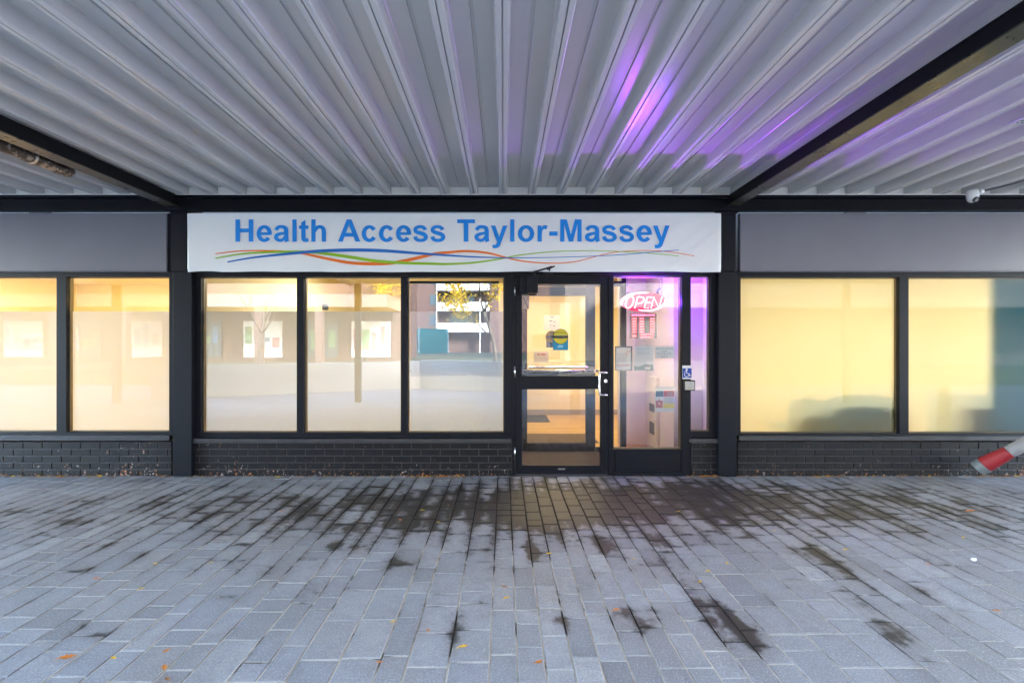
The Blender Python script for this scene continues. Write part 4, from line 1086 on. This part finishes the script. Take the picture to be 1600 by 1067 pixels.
# ================================================================ THE PLAZA BEHIND (seen in the glass)
def RX(px, L): return (px - VX) * (CD + L) / F          # where a thing reflected at photo column px stands, L metres out
def RZ(py, L): return EYE - (py - VY) * (CD + L) / F
conc = paint('board_concrete', (.42,.40,.36), .8, var=.25, vs=1.5, bump=.3, bs=20)
rw = thing('planter_wall', 'low pale concrete planter wall across the plaza reflected in the windows', 'planter wall', (-2, -8.5, 0))
g = MB()
def wall_seg(x0, y0, x1, y1, h, t_=.3):
    dx, dy = x1-x0, y1-y0; l_ = math.hypot(dx, dy); nx_, ny_ = -dy/l_*t_, dx/l_*t_
    vs = [(x0,y0,-.01),(x1,y1,-.01),(x1+nx_,y1+ny_,-.01),(x0+nx_,y0+ny_,-.01),(x0,y0,h),(x1,y1,h),(x1+nx_,y1+ny_,h),(x0+nx_,y0+ny_,h)]
    g.add(vs, [(0,3,2,1),(4,5,6,7),(0,1,5,4),(1,2,6,5),(2,3,7,6),(3,0,4,7)])
wall_seg(-4.2, -8.9, -8.8, -6.9, .82); wall_seg(-2.6, -9.9, -4.2, -8.9, .82); wall_seg(1.5, -7.9, -2.6, -9.9, .86); wall_seg(6.0, -9.3, 1.5, -7.9, .86)
g.build('wall', conc, rw)
MB().box(-20, 20, -40, -11.2, .0, .5).build('soil_bed', paint('lawn_soil', (.10,.11,.06), .9, var=.4, vs=2), rw)
RB = paint('red_brown_brick', (.125,.080,.068), .85, var=.2, vs=6)
BALC = paint('balcony_white', (.72,.75,.72), .6); WGL = paint('far_glass', (.05,.09,.11), .3, spec=.4)
L0 = 58.0
ap = thing('apartment_block', 'brown brick apartment block with white balconies reflected in the third window', 'apartment block', (-6, -L0, 0))
MB().box(-42, RX(684,L0), -L0-14, -L0, 0, 30).box(RX(684,L0)+.01, 10, -L0-14, -L0-1.8, 0, 30).box(RX(765,L0), 26, -L0-14, -L0-.1, 0, 30).build('wall', RB, ap)
for k in range(10):
    z = 3.0 + k*2.75
    bx = MB().box(RX(683,L0), RX(764,L0), -L0-1.8, -L0+.25, z-.1, z+.08)
    bx.box(RX(683,L0), RX(764,L0), -L0+.1, -L0+.25, z+.08, z+1.05); bx.build('balcony', BALC, ap)
    MB().box(RX(700,L0), RX(740,L0), -L0-1.79, -L0-1.7, z+.1, z+2.2).build('window', WGL, ap)
    MB().box(RX(672,L0), RX(681,L0), -L0-.02, -L0+.05, z+.7, z+2.1).build('window', WGL, ap)
    MB().box(RX(620,L0), RX(628,L0), -L0-.02, -L0+.05, z+.7, z+2.1).build('window', WGL, ap)
MB().box(RX(682,L0), RX(683,L0), -L0-1, -L0+.2, 0, 30).box(RX(749,L0), RX(750,L0), -L0-1, -L0+.2, 0, 30).build('balcony_fin', BALC, ap)
gf = thing('site_fence', 'teal screened site fence in front of the apartment block', 'fence', (-6, -38, 0))
MB().box(RX(641,38), RX(700,38), -38.05, -38, .5, .5+2.2).build('screen', paint('teal_screen', (.02,.20,.20), .8), gf)
MB().tube([(RX(655,38),-37.95,.5),(RX(655,38),-37.95,2.8)], .03, 6).tube([(RX(700,38),-37.95,.5),(RX(700,38),-37.95,2.8)], .03, 6).build('fence_post', BALC, gf)
fa = thing('arcade_building', 'brown brick shops with lit windows across the plaza behind', 'shop building', (-14, -19, 0))
MB().box(-34, -5.6, -26, -19, 0, 6.5).build('wall', RB, fa)
MB().box(-30, -5.0, -19, -15.5, 2.95, 3.5).build('canopy_roof', paint('far_canopy', (.20,.18,.17), .7), fa)
for k, x in enumerate((-28,-25,-22,-19,-16,-13,-10.2,-7.6)):
    MB().box(x, x+1.9, -18.99, -18.9, .7, 2.5).build('window', emit('shop_window_lit', (1,.9,.8), .012) if k % 2 else WGL, fa)
    MB().box(x-.5, x-.2, -15.8, -15.5, 0, 2.95).build('post', RB, fa)
    rg_ = random.Random(k); q = MB()
    for j in range(4): q.box(x+.1+j*.45, x+.1+j*.45+rg_.uniform(.2,.38), -18.89, -18.87, 1.0+rg_.random()*.5, 1.6+rg_.random()*.8, mi=rg_.randrange(3))
    q.build('window_posters', [paint('poster_pink', (.6,.25,.25), .6), paint('poster_blue', (.15,.3,.5), .6), paint('poster_green', (.2,.4,.2), .6)], fa)
fb = thing('arcade_building', 'pale rendered shops behind the planter wall', 'shop building', (14, -19, 0))
MB().box(3.2, 34, -28, -20, 0, 15).build('wall', paint('pale_render', (.17,.16,.155), .8), fb)
MB().box(5.0, 30, -20, -16.5, 3.0, 3.5).build('canopy_roof', paint('far_canopy', (.20,.18,.17), .7), fb)
for x in (7,11,15,19): MB().box(x, x+2.4, -19.99, -19.9, .7, 2.6).build('window', WGL, fb)
BARK = paint('bark_grey', (.13,.11,.09), .85, var=.3, vs=20, bump=.5)
LEAFY = paint('autumn_foliage', (1.0,.62,.04), .6, var=.2, vs=2); LEAFY2 = paint('autumn_foliage_pale', (.60,.47,.10), .6, var=.3, vs=2)
def tree(x, y, z0, h, seed, leaves, label, lean=0, spread=2.4):
    t_ = thing('autumn_tree', label, 'tree', (x, y, 0), 'trees in the plaza planters')
    rg = random.Random(seed); tr_ = MB(); tips = []
    def limb(p, d_, l_, r_, lev):
        pts = [p]; q = Vector(p); dd_ = Vector(d_)
        for k in range(5):
            dd_ = (dd_ + Vector((rg.uniform(-.16,.16), rg.uniform(-.16,.16), rg.uniform(-.05,.14)))).normalized()
            q = q + dd_*l_/5; pts.append(tuple(q))
            if lev > 1: tips.append(tuple(q))
        tr_.tube(pts, [r_*(1-.15*k) for k in range(6)], 7 if lev < 2 else 4)
        if lev < 4:
            for k in range(4 if lev < 2 else 3):
                i = rg.choice([2,3,4,5]); a = rg.uniform(0, 6.28); sp2 = rg.uniform(.5,1.0)
                nd = (dd_*.8 + Vector((math.cos(a)*sp2, math.sin(a)*sp2, rg.uniform(.0,.4)))).normalized()
                limb(pts[i], nd, l_*rg.uniform(.55,.75), r_*.38, lev+1)
    limb((x, y, z0), (lean, 0, 1), h*.42, h*.014, 0)
    tr_.build('trunk', BARK, t_, smooth=True)
    if leaves:
        lv = MB()
        for k in range(leaves):
            p = Vector(rg.choice(tips)) + Vector((rg.gauss(0,.16), rg.gauss(0,.16), rg.gauss(-.04,.12)))
            a, e = rg.uniform(0,6.28), rg.uniform(-.9,.9); u = Vector((math.cos(a),math.sin(a),e)).normalized()*.065; w_ = u.orthogonal().normalized()*.04
            lv.add([p-u, p+w_, p+u, p-w_], [(0,1,2,3)], rg.choice([0,0,1]))
        lv.build('crown', [LEAFY, LEAFY2], t_)
tree(RX(778,12), -12, .3, 6.8, 3, 3800, 'tall tree with yellow autumn leaves behind the planter wall', -.08)
tree(RX(405,10.5), -10.6, .3, 5.6, 8, 0, 'bare branched tree reflected in the first clinic window')
tree(RX(570,19), -19, .3, 9, 15, 6000, 'yellow tree standing farther off between the shops')
for o in bpy.data.objects:
    if '_o' in o: del o['_o']
